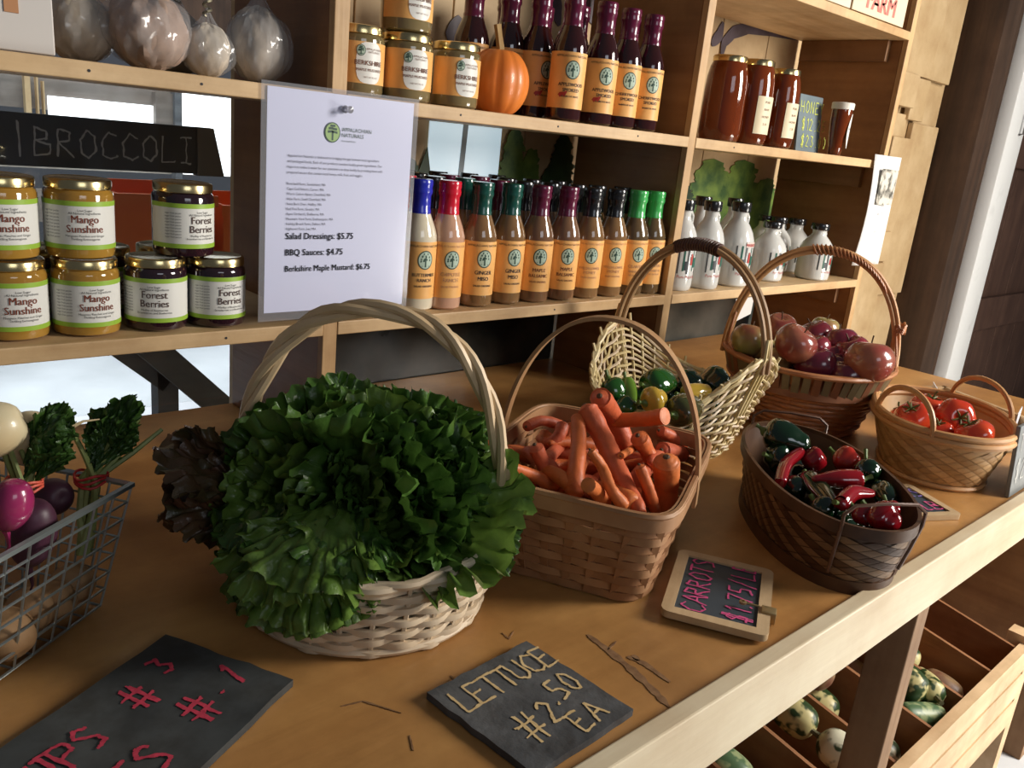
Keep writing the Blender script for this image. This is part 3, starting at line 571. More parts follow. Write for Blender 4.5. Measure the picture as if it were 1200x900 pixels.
disc(e,.090,.232,.0115,-.0024,0); disc(e,.090,.232,.0102,-.0026,1)
def qd(a,b,c_,d,t_): e.add([(x0+.090+a*.0115,-.0028,z0+.232+(b-t_)*.0115),(x0+.090+c_*.0115,-.0028,z0+.232+(d-t_)*.0115),(x0+.090+c_*.0115,-.0028,z0+.232+(d+t_)*.0115),(x0+.090+a*.0115,-.0028,z0+.232+(b+t_)*.0115)],[(0,1,2,3)],0)
for a in ((-.6,.05,0,.12,.13),(0,.1,.62,.0,.12),(-.5,.42,.05,.46,.13),(.0,.4,.55,.36,.12),(-.3,.72,.32,.72,.12),(-.1,-.35,.12,-.35,.5)): qd(*a)
e.build('logo',[em_d,mat('logo_green',(.28,.42,.16),.5)],pp,False)
MB().lathe([(.0,.0),(.0045,.0),(.005,.003),(.003,.005),(.0028,.010),(.0045,.013),(.0045,.015),(0,.0155)],14,M=Matrix.Translation((x0+.106,-.0026,z0+.262))@Matrix.Rotation(PI/2,4,'X')).build('push_pin',mat('clear_pin',(.5,.5,.55),.1,trans=.6),t)
# flyer at right end
t=thing('paper_flyer','white paper flyer with a photo hanging from the right shelf end','flyer',(2.130,.992,.0),0)
fl=MB(); nn=8; v=[]
for i in range(nn+1):
    for j in range(9):
        xx_=-.0275+.150*i/nn; zz=.245+.275*j/8; v.append((xx_,-.002-.010*math.sin(PI*j/8)*(1-i/nn)-.004*math.sin(i*.8),zz))
fl.add(v,[(a*9+b,a*9+b+9,a*9+b+10,a*9+b+1) for a in range(nn) for b in range(8)]); fo=fl.build('sheet',mat('flyer_paper',(.86,.86,.84),.5),t)
md=fo.modifiers.new('thick','SOLIDIFY'); md.thickness=.0005
pm=MB().box((.0,-.0165,.400),(.090,-.0160,.488)).build('photo',mat('flyer_photo',(.08,.075,.06),.5,(.62,.58,.5),scale=45,det=6,sharp=(.42,.58)),t,False)
tx=MB(); 
for k,(s,zz,sz) in enumerate((('our farm',.375,.013),('every day',.33,.010),('fresh & local',.285,.010))): put_text(tx,s,.045,zz,sz,lambda x,z:(x,-.0165,z))
tx.build('lettering',mat('grey_ink',(.10,.10,.13),.6),t,False)
# small tag under the lower right shelf
t=thing('paper_tag','small white paper tag hanging under the lower right shelf','tag',(1.60,.994,.188),0)
MB().add([(0,-.0015,-.004),(.072,-.0015,-.002),(.066,-.004,-.040),(.010,-.006,-.052),(0,-.0010,-.004),(.072,-.0010,-.002),(.066,-.0035,-.040),(.010,-.0055,-.052)],[(0,1,2,3),(7,6,5,4),(0,4,5,1),(1,5,6,2),(2,6,7,3),(3,7,4,0)]).build('sheet',mat('tag_paper',(.62,.58,.55),.6),t,False)
# FARM sign on the top shelf
t=thing('farm_sign','cream sign with pink letters reading FARM on the top right shelf','sign',(-.03,.990,0),0)
p0=AY(1057,25,.99)
MB().box((1.88,0,.8095),(2.135,.004,.90),bev=.001).build('board',mat('sign_cream',(.72,.58,.40),.6),t,False)
MB().box((1.60,0.002,.8095),(1.875,.006,.90),bev=.001).build('board',mat('sign_cream2',(.70,.60,.45),.6),t,False)
tx=MB(); put_text(tx,'FARM',2.01,.822,.055,lambda x,z:(x,-.0008,z),sx=1.05,bold=.0025); put_text(tx,'THE',2.06,.868,.034,lambda x,z:(x,-.0008,z),bold=.001); put_text(tx,'FARM',1.76,.825,.055,lambda x,z:(x,.0012,z),sx=1.2,bold=.0025); tx.build('lettering',mat('pink_sign_ink',(.60,.20,.16),.6),t,False)
# bagged vegetables at top left
bagf=film('clear_plastic_bag',(.99,.99,.99),.05,.12,.12)
def bagged(label,px,py,r,col,seed,Y=1.08,tall=1.0,k=.06,bag=1.13):
    rs=random.Random(seed); P=AY(px,py,Y); cx=P.x
    t=thing('bagged_celeriac',label,'vegetable',(cx,Y,UP),rs.uniform(0,6),'bagged root vegetables on the upper left shelf')
    ph=[rs.uniform(0,6) for _ in range(8)]
    def fn(d,a,p):
        q=1+k*(math.sin(3*a+ph[0])*math.sin(2*p+ph[1])+.6*math.sin(7*a+ph[2]+3*p)*math.sin(5*p+ph[3])+.4*math.sin(13*a+ph[4])*math.sin(9*p+ph[5])); return (d.x*q,d.y*q,d.z*q*tall)
    MB().sphere((0,0,r*tall*1.02),r,40,26,fn).build('root_vegetable',mat('celeriac_skin_%d'%seed,col,.7,tuple(c*.55 for c in col),scale=28,bump=.6,bscale=70,det=7,sharp=(.35,.75)),t)
    def fb(d,a,p):
        q=bag+.07*math.sin(5*a+ph[6]+2*p)+.05*math.sin(11*a+ph[7]-3*p)+.03*math.sin(23*a+5*p)
        up=max(0,d.z)
        zz=d.z*tall*1.02
        if d.z>.75: zz+= (d.z-.75)*2.6; q*=1-.75*((d.z-.75)/.25)**.6
        return (d.x*q,d.y*q,max(zz,-1.0*tall))
    b=MB().sphere((0,0,r*tall*1.03),r,72,40,fb).build('plastic_bag',bagf,t)
    tie=MB().tube([(math.cos(q*.7)*r*.16,math.sin(q*.7)*r*.16,r*tall*2.32+.0012*q) for q in range(16)],.0018,5).build('twist_tie',mat('twist_tie_wire',(.25,.22,.15),.4,metal=.6),t)
bagged('large pale root vegetable in clear bag, beside the white picture frame',93,30,.037,(.62,.52,.40),11,Y=1.12)
bagged('large round knobbly brown-faced root vegetable in wrinkled plastic bag',173,45,.043,(.44,.31,.24),12,k=.09,Y=1.08)
bagged('small pale root vegetable in clear bag, second from the divider',243,52,.028,(.66,.57,.46),13,Y=1.08,tall=1.1)
bagged('tall speckled root vegetable in glossy bag nearest the divider',303,48,.036,(.52,.45,.38),14,Y=1.08,tall=1.25)
bagged('pale root vegetable in bag behind the pair in front',205,10,.040,(.60,.54,.45),15,Y=1.20,tall=1.0)
# picture frame / white board at top left
t=thing('white_picture_board','white board with a tan print leaning at the upper left shelf','picture',(.0,1.02,UP+.0015),rot=(-.06,0,0))
xr=AY(65,55,1.02).x
MB().box((xr-.26,0,0),(xr,.008,.20),bev=.0015).build('board',mat('white_board_paint',(.60,.56,.52),.5),t,False)
MB().box((xr-.045,-.0012,.036),(xr-.032,.0006,.20)).build('tan_print',mat('tan_print',(.45,.21,.09),.6),t,False); MB().box((xr-.25,-.0012,.030),(xr-.064,.0006,.20)).build('pale_print',mat('pale_print',(.66,.64,.60),.6),t,False)
MB().box((xr-.056,-.0016,.05),(xr-.0548,.0006,.20)).build('grey_line',ink,t,False)
# ================================================================ beyond the left bay
wl=empty('wall_far'); struct(wl,'far barn wall with bright windows')
YB=4.6
def fb_(px0,py0,px1,py1,m,name,Y=YB,d=.05,par=wl):
    a=AY(px0,py0,Y);b=AY(px1,py1,Y); return MB().box((min(a.x,b.x),Y,min(a.z,b.z)),(max(a.x,b.x),Y+d,max(a.z,b.z))).build(name,m,par,False)
grb=wood('weathered_board',(.16,.14,.12),(.26,.22,.19),'x',.7)
fb_(-500,80,330,112,grb,'header_board',YB+.02); fb_(-500,-330,330,78,dkwood,'upper_board',YB+.03); fb_(-500,108,52,165,black_board,'dark_board',YB+.01)
fb_(-500,148,330,210,wood('pale_board',(.30,.27,.23),(.44,.40,.34),'x',.7),'sill_board',YB+.02)
fb_(-500,205,330,262,grb,'lower_board',YB+.03)
fb_(28,86,38,140,cream,'post',YB-.04,.04); fb_(42,86,47,140,cream,'post',YB-.04,.04); fb_(50,95,54,140,cream,'post',YB-.04,.04); fb_(205,100,214,215,graywood,'post',YB-.06,.06); fb_(182,108,205,150,grb,'post',YB-.03,.05)
win=mat('bright_sky_window',(.93,.96,1),.5,emit=2.2)
a=AY(56,112,YB);b=AY(186,146,YB); o=MB().box((a.x,YB+.005,b.z),(b.x,YB+.012,a.z)).build('window_3',win); struct(o,'bright low window in the far wall')
a=AY(212,100,YB);b=AY(285,207,YB); o=MB().box((a.x,YB-.02,b.z),(b.x+.5,YB-.012,a.z)).build('window_4',win); struct(o,'bright tall opening in the far wall')
# bench with orange bins
t=thing('grey_trestle_bench','dark grey trestle bench seen through the left bay','bench')
def beam(p,q,Y,wd,dp,m,name,par):
    a=AY(*p,Y);b=AY(*q,Y); d=(b-a).normalized(); n=Vector((-d.z,0,d.x))*wd/2; v=[]
    for yy in (Y,Y+dp):
        for s,e in ((a,1),(b,1),(b,-1),(a,-1)): v.append((s.x+n.x*e,yy,s.z+n.z*e))
    return MB().add(v,[(0,1,2,3),(7,6,5,4),(0,4,5,1),(1,5,6,2),(2,6,7,3),(3,7,4,0)]).build(name,m,par,False)
YT=1.70
beam((172,402),(290,503),YT,.055,.04,graywood,'brace',t); beam((130,398),(200,448),YT+.045,.05,.04,graywood,'brace',t)
a=AY(197,440,YT+.045); MB().box((a.x-.022,YT+.045,FL),(a.x+.022,YT+.085,a.z+.02)).build('leg',graywood,t,False)
MB().box((.36,YT-.05,.028),(1.3,YT+.5,.055)).build('bench_top',graywood,t,False); MB().box((1.2,YT,FL),(1.25,YT+.05,.028)).build('leg',graywood,t,False)
orm=mat('orange_plastic',(.80,.17,.04),.4,(.86,.22,.06),scale=6)
def binn(label,x0,x1,z1,Y):
    t=thing('orange_bin',label,'bin',((x0+x1)/2,Y+.15,.0555),group='orange plastic bins on the bench'); w_=(x1-x0)/2; h=z1-.0555
    for n_,a,b in (('front_wall',(-w_,-.15,0),(w_,-.144,h)),('back_wall',(-w_,.144,0),(w_,.15,h)),('side_wall',(-w_,-.144,0),(-w_+.006,.144,h)),('side_wall',(w_-.006,-.144,0),(w_,.144,h)),('bottom',(-w_+.006,-.144,0),(w_-.006,.144,.005)),('rim',(-w_-.006,-.158,h-.022),(w_+.006,-.1505,h))): MB().box(a,b).build(n_,orm,t,False)
a=AY(134,226,YT+.0);b=AY(262,230,YT)
binn('orange plastic bin behind the berry jars, left one',a.x,b.x-.02,a.z,YT+.0); binn('orange plastic bin right of the other bin, by the shelf divider',b.x+.0,b.x+.30,b.z-.018,YT)
# broccoli board
YK=1.55
c=[AY(*p,YK) for p in ((-60,128),(231,149),(232,204),(-60,192))]
t=thing('broccoli_board','long black chalkboard lettered BROCCOLI hanging behind the jars','sign',(c[1].x,YK,c[1].z),0)
zt=c[1].z; zb=c[2].z; xr=c[1].x
MB().box((-.62,0,zb-zt),(0,.012,0),bev=.001).build('board',black_board,t,False)
MB().add([(0,-.002,0),(.030,-.002,0),(.050,-.002,zb-zt-.003),(0,-.002,zb-zt-.003),(0,.02,0),(.030,.02,0),(.050,.02,zb-zt-.003),(0,.02,zb-zt-.003)],[(3,2,1,0),(4,5,6,7),(0,1,5,4),(1,2,6,5),(2,3,7,6),(3,0,4,7)]).build('end_batten',mat('grey_batten',(.13,.12,.11),.7),t,False)
c=MB(); x_l=AY(40,165,YK).x-xr; chalk(c,'BROCCOLI',x_l,zb-zt+.018,.044,flat(),0,.0012,double=2,pitch=.92); chalk(c,'|',AY(20,160,YK).x-xr,zb-zt+.022,.036,flat(),0,.0012,double=2); c.build('chalk_lettering',mat('faint_chalk',(.46,.47,.48),.9),t,False)
# ================================================================ table: slates
def prism(name,pts,z0,z1,m,par,bev=0):
    n=len(pts); v=[(p[0],p[1],z0) for p in pts]+[(p[0],p[1],z1) for p in pts]
    return MB().add(v,[tuple(range(n))[::-1],tuple(range(n,2*n))]+[(i,(i+1)%n,n+(i+1)%n,n+i) for i in range(n)]).build(name,m,par,False)
def slate_thing(name,label,O,U,V,Lu,Lv,lines,cm,m=slate,thick=.007,chips=True,seed=1,frame=False,rise=0):
    """O = reading top-left corner, U = reading direction, V = direction down the sign (on the table)"""
    U=Vector((*U,0)).normalized(); V=Vector((-U.y,U.x,0)); V=V if V.dot(Vector((*V_(V,V),0)))>0 else V
    return None
def V_(a,b): return (a.x,a.y)
def table_slate(name,label,TL,ang,Lu,Lv,frame=None,tilt=0,seed=1,m=slate,thick=.007):
    """local frame: x = reading direction, y = up the sign, z = out of the face; origin at the top-left corner"""
    t=thing(name,label,'sign',(TL[0],TL[1],0.0008),rot=(tilt,0,ang)); rs=random.Random(seed)
    if not frame:
        pts=[]
        cs=[(0,0),(Lu,0),(Lu,-Lv),(0,-Lv)]
        for i in range(4):
            a,b=cs[i],cs[(i+1)%4]
            for k in range(9):
                q=k/9; j=.0013 if k else .0006; pts.append((a[0]+(b[0]-a[0])*q+rs.uniform(-j,j),a[1]+(b[1]-a[1])*q+rs.uniform(-j,j)))
        pts=pts[::-1]; prism('board',pts,0,thick,m,t)
    else:
        fw,rad=frame
        def rr(x0,y0,x1,y1,r,n=5):
            P=[]
            for cx,cy,a0 in ((x1-r,y1-r,0),(x0+r,y1-r,90),(x0+r,y0+r,180),(x1-r,y0+r,270)):
                for k in range(n+1): a=R(a0+90*k/n); P.append((cx+r*math.cos(a),cy+r*math.sin(a)))
            return P
        o_=rr(0,-Lv,Lu,0,rad); i_=rr(fw,-Lv+fw,Lu-fw,-fw,.0006); n=len(o_); T=.008
        v=[(*p,T) for p in o_]+[(*p,T) for p in i_]+[(*p,0) for p in o_]+[(*p,0) for p in i_]; f=[]
        for k in range(n): q=(k+1)%n; f+=[(k,q,n+q,n+k),(2*n+k,2*n+q,q,k),(n+k,n+q,3*n+q,3*n+k),(3*n+k,3*n+q,2*n+q,2*n+k)]
        MB().add(v,f).build('frame',wood('slate_frame_wood',(.50,.34,.18),(.62,.45,.26),'x',.5),t,True,)
        prism('board',[(fw-.001,-fw+.001),(fw-.001,-Lv+fw-.001),(Lu-fw+.001,-Lv+fw-.001),(Lu-fw+.001,-fw+.001)],.001,.0055,m,t)
    return t
def lett(t,z,mt,items,wd=.0011,double=2,jit=.03):
    c=MB(); mf_=lambda x,y:(x,y,z)
    for s,x,y,h,*r in items: chalk(c,s,x,y,h,mf_,r[0] if r else 0,wd,double=double,jit=jit,pitch=(r[1] if len(r)>1 else 1.0))
    return c.build('chalk_lettering',mt,t,False)
# lettuce slate
A_=AZ(500,820,0);B_=AZ(617,759,0); ang=math.atan2(B_.y-A_.y,B_.x-A_.x)
t=table_slate('price_slate','square slate chalked LETTUCE in tan lying on the front of the table','%s'and(A_.x,A_.y),ang,.126,.128,seed=3)
lett(t,.0077,chalk_y,[('LETTUCE',.010,-.042,.028,0,.72),('#',.026,-.106,.036),('2',.057,-.098,.028),('.50',.075,-.084,.027,.08,.8),('EA',.070,-.121,.024,.05)],.0010,3,.035)
# turnip slate at left
B_=AZ(195,752,0);C_=AZ(324,822,0);A_=AZ(0,888,0); U_=(B_-A_).normalized(); Lu=.27; O_=B_-U_*Lu
t=table_slate('price_slate','dark slate with red chalk writing at the near left corner of the table',(O_.x,O_.y),math.atan2(U_.y,U_.x),Lu,.138,seed=5,m=mat('dark_slate',(.030,.034,.036),.6,(.075,.08,.078),scale=10,det=9,bump=.4,dirt=(30,.4)))
lett(t,.0077,chalk_r,[('TURNIPS',.02,-.062,.030,0,.78),('#',.180,-.060,.034),('3',.225,-.042,.026),('BEETS',.045,-.118,.032,0,.85),('#',.190,-.112,.036),('.1',.222,-.096,.032,-.3)],.0013,3,.05)
# carrot slate (wood frame)
A_=AZ(772,722,0.004);B_=AZ(795,651,0.004); ang=math.atan2(B_.y-A_.y,B_.x-A_.x)
t=table_slate('price_slate','wood-framed slate chalked CARROTS in pink beside the carrot basket',(A_.x,A_.y),ang,.155,.112,frame=(.013,.010),seed=2,m=mat('school_slate',(.035,.05,.065),.5,(.05,.065,.08),scale=10))
t.location.z=.0045; 
lett(t,.0063,chalk_p,[('CARROTS',.017,-.045,.026,0,.84),('$1.75/LB',.018,-.092,.027,0,.84)],.0009,3,.03)
MB().box((.045,-.118,-.003),(.060,-.102,.0105),bev=.001).build('clip',mat('brass_clip',(.45,.33,.16),.4,metal=.7),t)
MB().lathe([(.0,.0105),(.004,.0105),(.004,.013),(.0018,.0135),(.0018,.0108)],12,c=(.052,-.082,0)).build('clip_ring',MATS['brass_clip'],t); MB().tube([(.052,-.1,.0115),(.052,-.083,.0115)],.0012,6).build('clip_pin',MATS['brass_clip'],t)
# half hidden framed slate by the dark basket
t=table_slate('price_slate','wood-framed slate with purple chalk between dark oval basket and tomato basket',(1.343,.463),math.atan2(.45,-.89)+PI,.155,.112,frame=(.012,.008),seed=2,m=MATS['school_slate'])
t.location=(1.203,.532,.0008); t.rotation_euler=(0,0,math.atan2(-.45,.89))
lett(t,.0063,mat('purple_chalk',(.22,.16,.50),.9),[('PEPPERS',.02,-.045,.028,0,.8)],.0012,3,.03); lett(t,.0064,chalk_p,[('$2.75/LB',.02,-.090,.028,0,.7)],.0010,2,.04)
# tomato slate leaning
t=thing('price_slate','grey slate chalked TOMATOES standing upright at the right edge of the table','sign',(1.458,.3515,.0010),rot=(R(-5),0,R(1)))
MB().box((0,0,0),(.21,.007,.118),bev=.0015).build('board',mat('worn_grey_slate',(.16,.17,.17),.5,(.24,.25,.25),scale=14,det=7),t,False)
c=MB(); chalk(c,'TOMATO',.010,.075,.030,flat(),0,.0012,double=3); chalk(c,'$2.50/LB',.008,.025,.034,flat(),0,.0013,double=3); c.build('chalk_lettering',mat('pale_grey_chalk',(.45,.45,.43),.9),t,False)
# ================================================================ baskets
class Bk:
    def __init__(s,label,name,loc,rz,a0,b0,a1,b1,h,n=2.0,zr=None,curve=1.0,group=None,bulge=0):
        s.t=thing(name,label,'basket',(loc[0],loc[1],.0008),rz,group); s.p=(a0,b0,a1,b1); s.h=h; s.n=n; s.zr=zr or (lambda th:h); s.curve=curve; s.bulge=bulge
    def S(s,th,t,off=0):
        a0,b0,a1,b1=s.p; q=t**s.curve; a=a0+(a1-a0)*q+s.bulge*math.sin(PI*t); b=b0+(b1-b0)*q+s.bulge*math.sin(PI*t)
        def rr(th):
            c,d=abs(math.cos(th)/a),abs(math.sin(th)/b); return (c**s.n+d**s.n)**(-1/s.n)
        r=rr(th); x,y=r*math.cos(th),r*math.sin(th)
        if off:
            e=.01; r2=rr(th+e); tx,ty=r2*math.cos(th+e)-x,r2*math.sin(th+e)-y; L=math.hypot(tx,ty); x+=ty/L*off; y-=tx/L*off
        return Vector((x,y,t*s.zr(th)))
    def ring(s,name,t,sec,m,off=0,n=96,dz=0,amp=0,fr=0,ph=0,closed=True):
        P=[];U=[]
        for i in range(n):
            th=2*PI*i/n; o=off+(amp*math.sin(fr*th+ph) if amp else 0); p=s.S(th,t,o); p.z+=dz; P.append(p)
        return MB().sweep(P,sec,True,[(0,0,1)]*n).build(name,m,s.t)
    def weave(s,rows,nst,sec,m,amp,t0=.03,t1=.97,wob=0,seed=1,spp=4,names='weaver'):
        rs=random.Random(seed)
        for k in range(rows):
            tt=t0+(t1-t0)*k/(rows-1); n=nst*spp; P=[]; w1,w2=rs.uniform(0,6),rs.uniform(0,6)
            for i in range(n):
                th=2*PI*i/n; p=s.S(th,tt,amp*math.sin(nst/2*th+PI*k)); p.z+=wob*(math.sin(5*th+w1)+.7*math.sin(11*th+w2)); p.z=max(p.z,.004); P.append(p)
            MB().sweep(P,sec,True,[(0,0,1)]*n).build(names,m[k%len(m)] if isinstance(m,list) else m,s.t)
    def stakes(s,nst,sec,m,off=0,ext=0,skip=None):
        for j in range(nst):
            th=2*PI*(j+.5)/nst
            if skip and skip(th): continue
            P=[s.S(th,q/7,off) for q in range(8)]; P[0].z=max(P[0].z,.003)
            e=s.S(th,1,off); P[-1]=e
            if ext: 
                d=(P[-1]-P[-2]).normalized(); P.append(P[-1]+d*(ext*random.uniform(.4,1.4))); 
            rd=Vector((math.cos(th),math.sin(th),0)); MB().sweep(P,sec,False,[rd]*len(P)).build('stake',m,s.t)
    def floor_(s,m,z=.003):
        n=48; v=[s.S(2*PI*i/n,.0,-.001) for i in range(n)]; MB().add([(p.x,p.y,z) for p in v]+[(p.x,p.y,0) for p in v],[tuple(range(n)),tuple(range(n,2*n))[::-1]]+[(i,i+n,(i+1)%n+n,(i+1)%n) for i in range(n)]).build('base',m,s.t,False)
def rect(w_,h_): return [(-w_,-h_),(w_,-h_),(w_,h_),(-w_,h_)]
def circ(r,n=6): return [(r*math.cos(2*PI*i/n),r*math.sin(2*PI*i/n)) for i in range(n)]
def arch(p,q,top,k=2.3,n=40,lo=0):
    """points of a handle from p to q, rising to z = top (local coordinates)"""
    p,q=Vector(p),Vector(q); out=[]; 
    for i in range(n+1):
        a=PI*i/n; c,s_=math.cos(a),math.sin(a); u=(1-math.copysign(abs(c)**(2/k),c))/2; g=abs(s_)**(2/k)
        b=p.lerp(q,u); out.append(Vector((b.x,b.y,b.z+(top-b.z)*g)))
    return out
def strands(par,pts,n,rad,sr,turns,m,name='handle_strand',flat_=1.0,side=None):
    P=[Vector(x) for x in pts]; L=len(P); d=(P[-1]-P[0]); d.z=0; sd0=Vector((-d.y,d.x,0)).normalized()
    for k in range(n):
        Q=[]
        for i in range(L):
            t=(P[min(i+1,L-1)]-P[max(i-1,0)]).normalized(); s1=sd0; s2=t.cross(s1).normalized(); a=2*PI*(k/n+turns*i/(L-1)); Q.append(P[i]+s1*math.cos(a)*rad*flat_+s2*math.sin(a)*rad)
        MB().tube(Q,sr,8).build(name,m,par)
willow=mat('white_willow',(.60,.46,.30),.5,(.74,.61,.44),scale=16,bump=.2); willow_y=mat('yellow_willow',(.56,.42,.18),.48,(.72,.60,.34),scale=16,bump=.2); willow_h=mat('bent_willow_handle',(.55,.38,.20),.45,(.70,.53,.32),scale=14,bump=.2)
splint=mat('oak_splint',(.26,.115,.045),.6,(.38,.19,.085),scale=24,bump=.3); splint2=mat('oak_splint_light',(.33,.16,.07),.55,(.42,.23,.11),scale=24,bump=.3)
cane=mat('reddish_cane',(.38,.14,.055),.42,(.50,.22,.09),scale=24,bump=.2); darks=mat('dark_walnut_splint',(.055,.024,.011),.45,(.11,.050,.022),scale=22,bump=.2); honeyc=mat('honey_cane',(.52,.26,.10),.42,(.62,.34,.14),scale=20,bump=.2)
rotv=math.atan2(-.693,.72)      # direction that runs left to right across the view
# --- lettuce basket
LB=(.452,.662)
k=Bk('round white willow basket with tall twisted handle holding the lettuce','willow_basket',LB,rotv,.118,.116,.137,.132,.082,zr=lambda th:.078+.016*abs(math.cos(th))**3)
k.floor_(willow); k.weave(11,26,[(-.0026,-.0030),(.0026,-.0030),(.0030,.0),(.0026,.0030),(-.0026,.0030)],willow,.0042,t0=.06,t1=.93,wob=.0011,seed=4)
k.stakes(26,circ(.0028,5),willow); k.ring('rim',1.0,circ(.0048,7),willow,amp=.003,fr=13,off=0); k.ring('rim',1.0,circ(.0042,7),willow,amp=.003,fr=13,ph=PI,dz=.003); k.ring('foot_rim',.03,circ(.0042,6),willow,off=.003,dz=.003)
hp=arch((-.139,0,.055),(.139,0,.055),.303,2.35); strands(k.t,hp,3,.0050,.0052,3.2,willow_h)
# --- carrot basket
CBc=(.748,.618); cr_=R(27)
k=Bk('square splint basket with a flat hoop handle holding carrots','splint_basket',CBc,cr_,.126,.100,.152,.122,.117,n=7.5)
k.floor_(splint); k.weave(9,32,rect(.0007,.0046),[splint,splint2],.0016,t0=.06,t1=.80,spp=4); k.stakes(32,rect(.0045,.0005),splint)
k.ring('rim_band',.93,rect(.0012,.0095),splint2,off=.0035); k.ring('rim_band',.93,rect(.0012,.0095),splint2,off=-.0035); k.ring('rim_cap',1.0,circ(.0040,6),splint2,off=0,dz=-.001)
hp=arch((.0,-.125,.078),(.0,.125,.078),.283,2.15); MB().sweep(hp,rect(.0085,.0022),False,[((Vector(p)-Vector((0,0,.08))).normalized()) for p in hp]).build('handle',mat('ash_hoop',(.36,.19,.085),.42,(.46,.27,.13),scale=14),k.t)
# --- willow boat basket with peppers
PBc=(1.150,.790)
k=Bk('pale yellow willow boat basket with high ends holding green peppers','willow_basket',PBc,R(4),.105,.085,.165,.140,.10,zr=lambda th:.092+.092*abs(math.sin(th))**3.0)
k.floor_(willow_y); k.weave(18,30,circ(.0024,5),[willow_y,willow],.0036,t0=.05,t1=.97,wob=.0009,seed=8); k.stakes(30,circ(.0025,5),willow_y,ext=.012,skip=lambda th:abs(math.sin(th))<.0)
k.ring('rim',1.0,circ(.0035,6),willow_y,amp=.0026,fr=15); k.ring('rim',1.0,circ(.0035,6),willow_y,amp=.0026,fr=15,ph=PI)
hp=arch((.0,-.142,.160),(.0,.142,.160),.338,2.0)
strands(k.t,hp,3,.0046,.0046,0,mat('brown_willow_handle',(.33,.19,.09),.42,(.45,.28,.14),scale=14,bump=.2),flat_=1.5)
P=[]
for i in range(0,200):
    u=17+i*7.5/200; i0=int(u); p=hp[i0].lerp(hp[i0+1],u-i0); a=i*.55; P.append(p+Vector((math.cos(a)*.0115,0,math.sin(a)*.0095)))
MB().tube(P,.0022,5).build('handle_binding',mat('dark_binding',(.06,.022,.015),.4,(.10,.04,.03),scale=40),k.t)
for s_ in (-1,1):
    for j in (-.09,0,.09): MB().tube([k.S(s_*PI/2+j,.45,.005),k.S(s_*PI/2+j,.75,.005),k.S(s_*PI/2+j*.7,1.0,.004),k.S(s_*PI/2+j*.4,1.0,.001)+Vector((0,0,.03))],.0030,6).build('handle_stay',willow_y,k.t)
# --- apple basket
ABc=(1.503,.756); ar=math.atan2(.442,.897)
k=Bk('large round reddish cane basket with hoop handle holding apples','cane_basket',ABc,ar,.118,.108,.180,.152,.132,curve=.9)
k.floor_(cane); k.weave(9,30,circ(.0042,6),cane,.0016,t0=.04,t1=.60,seed=2); k.stakes(30,rect(.004,.0008),cane)
bnd=[mat('green_brown_splint',(.16,.12,.06),.5,(.22,.17,.09),scale=20),mat('red_brown_splint',(.20,.075,.035),.5,(.27,.11,.05),scale=20)]
ns=64
for j in range(ns):
    th=2*PI*(j+.5)/ns; P=[k.S(th,.66+q*.30/3,.0045+.001*(j%2)) for q in range(4)]; rd=Vector((math.cos(th),math.sin(th),0)); MB().sweep(P,rect(.0064,.0010),False,[rd]*4).build('band_splint',bnd[j%2 if (j//3)%2 else 0],k.t)
k.ring('band_lining',.80,rect(.0012,.022),bnd[1],off=0)
k.ring('rim',.985,circ(.0048,7),cane,off=.0055,amp=.0006,fr=30); k.ring('rim',.985,circ(.0042,7),cane,off=-.004); k.ring('lower_hoop',.645,circ(.0040,6),cane,off=.005)
loc=lambda v: v
ha=R(-80)
def lo(x,y,z): return Vector((x,y,z))
ca_,sa_=math.cos(ha),math.sin(ha); rr_=.160
hp=arch((-.156*ca_,-.156*sa_,.115),(.156*ca_,.156*sa_,.115),.330,2.15)
strands(k.t,hp,3,.0044,.0044,0,honeyc,flat_=1.5)
P=[]
for i in range(0,330):
    u=18+i*12/330; i0=int(u); p=hp[i0].lerp(hp[i0+1],u-i0); a=i*.42; P.append(p+Vector((math.cos(a)*.0105,math.sin(a)*.004,math.sin(a)*.0088)))
MB().tube(P,.0018,5).build('handle_wrapping',cane,k.t)
f0=Vector(hp[0]); f1=Vector(hp[-1])
for b_,hh,th0 in ((hp[0],hp[5],ha+PI),(hp[-1],hp[-6],ha)):
    for dth in (-.30,-.14,.2): a_=k.S(th0+dth,1.0,.004); MB().tube([a_,a_.lerp(hh,.35)+(a_-b_)*.25,a_.lerp(hh,.7)+(a_-b_)*.10,hh],.0026,6).build('handle_brace',cane,k.t)
P=[]
pk=f1+Vector((0,0,.088))-(f1-f0).normalized()*.004
for i in range(44): a=i*.9; P.append(pk+Vector((math.cos(a)*.016,math.sin(a)*.010,-.010+.020*((i*.37)%1))))
MB().tube(P,.0022,5).build('handle_knot',cane,k.t)
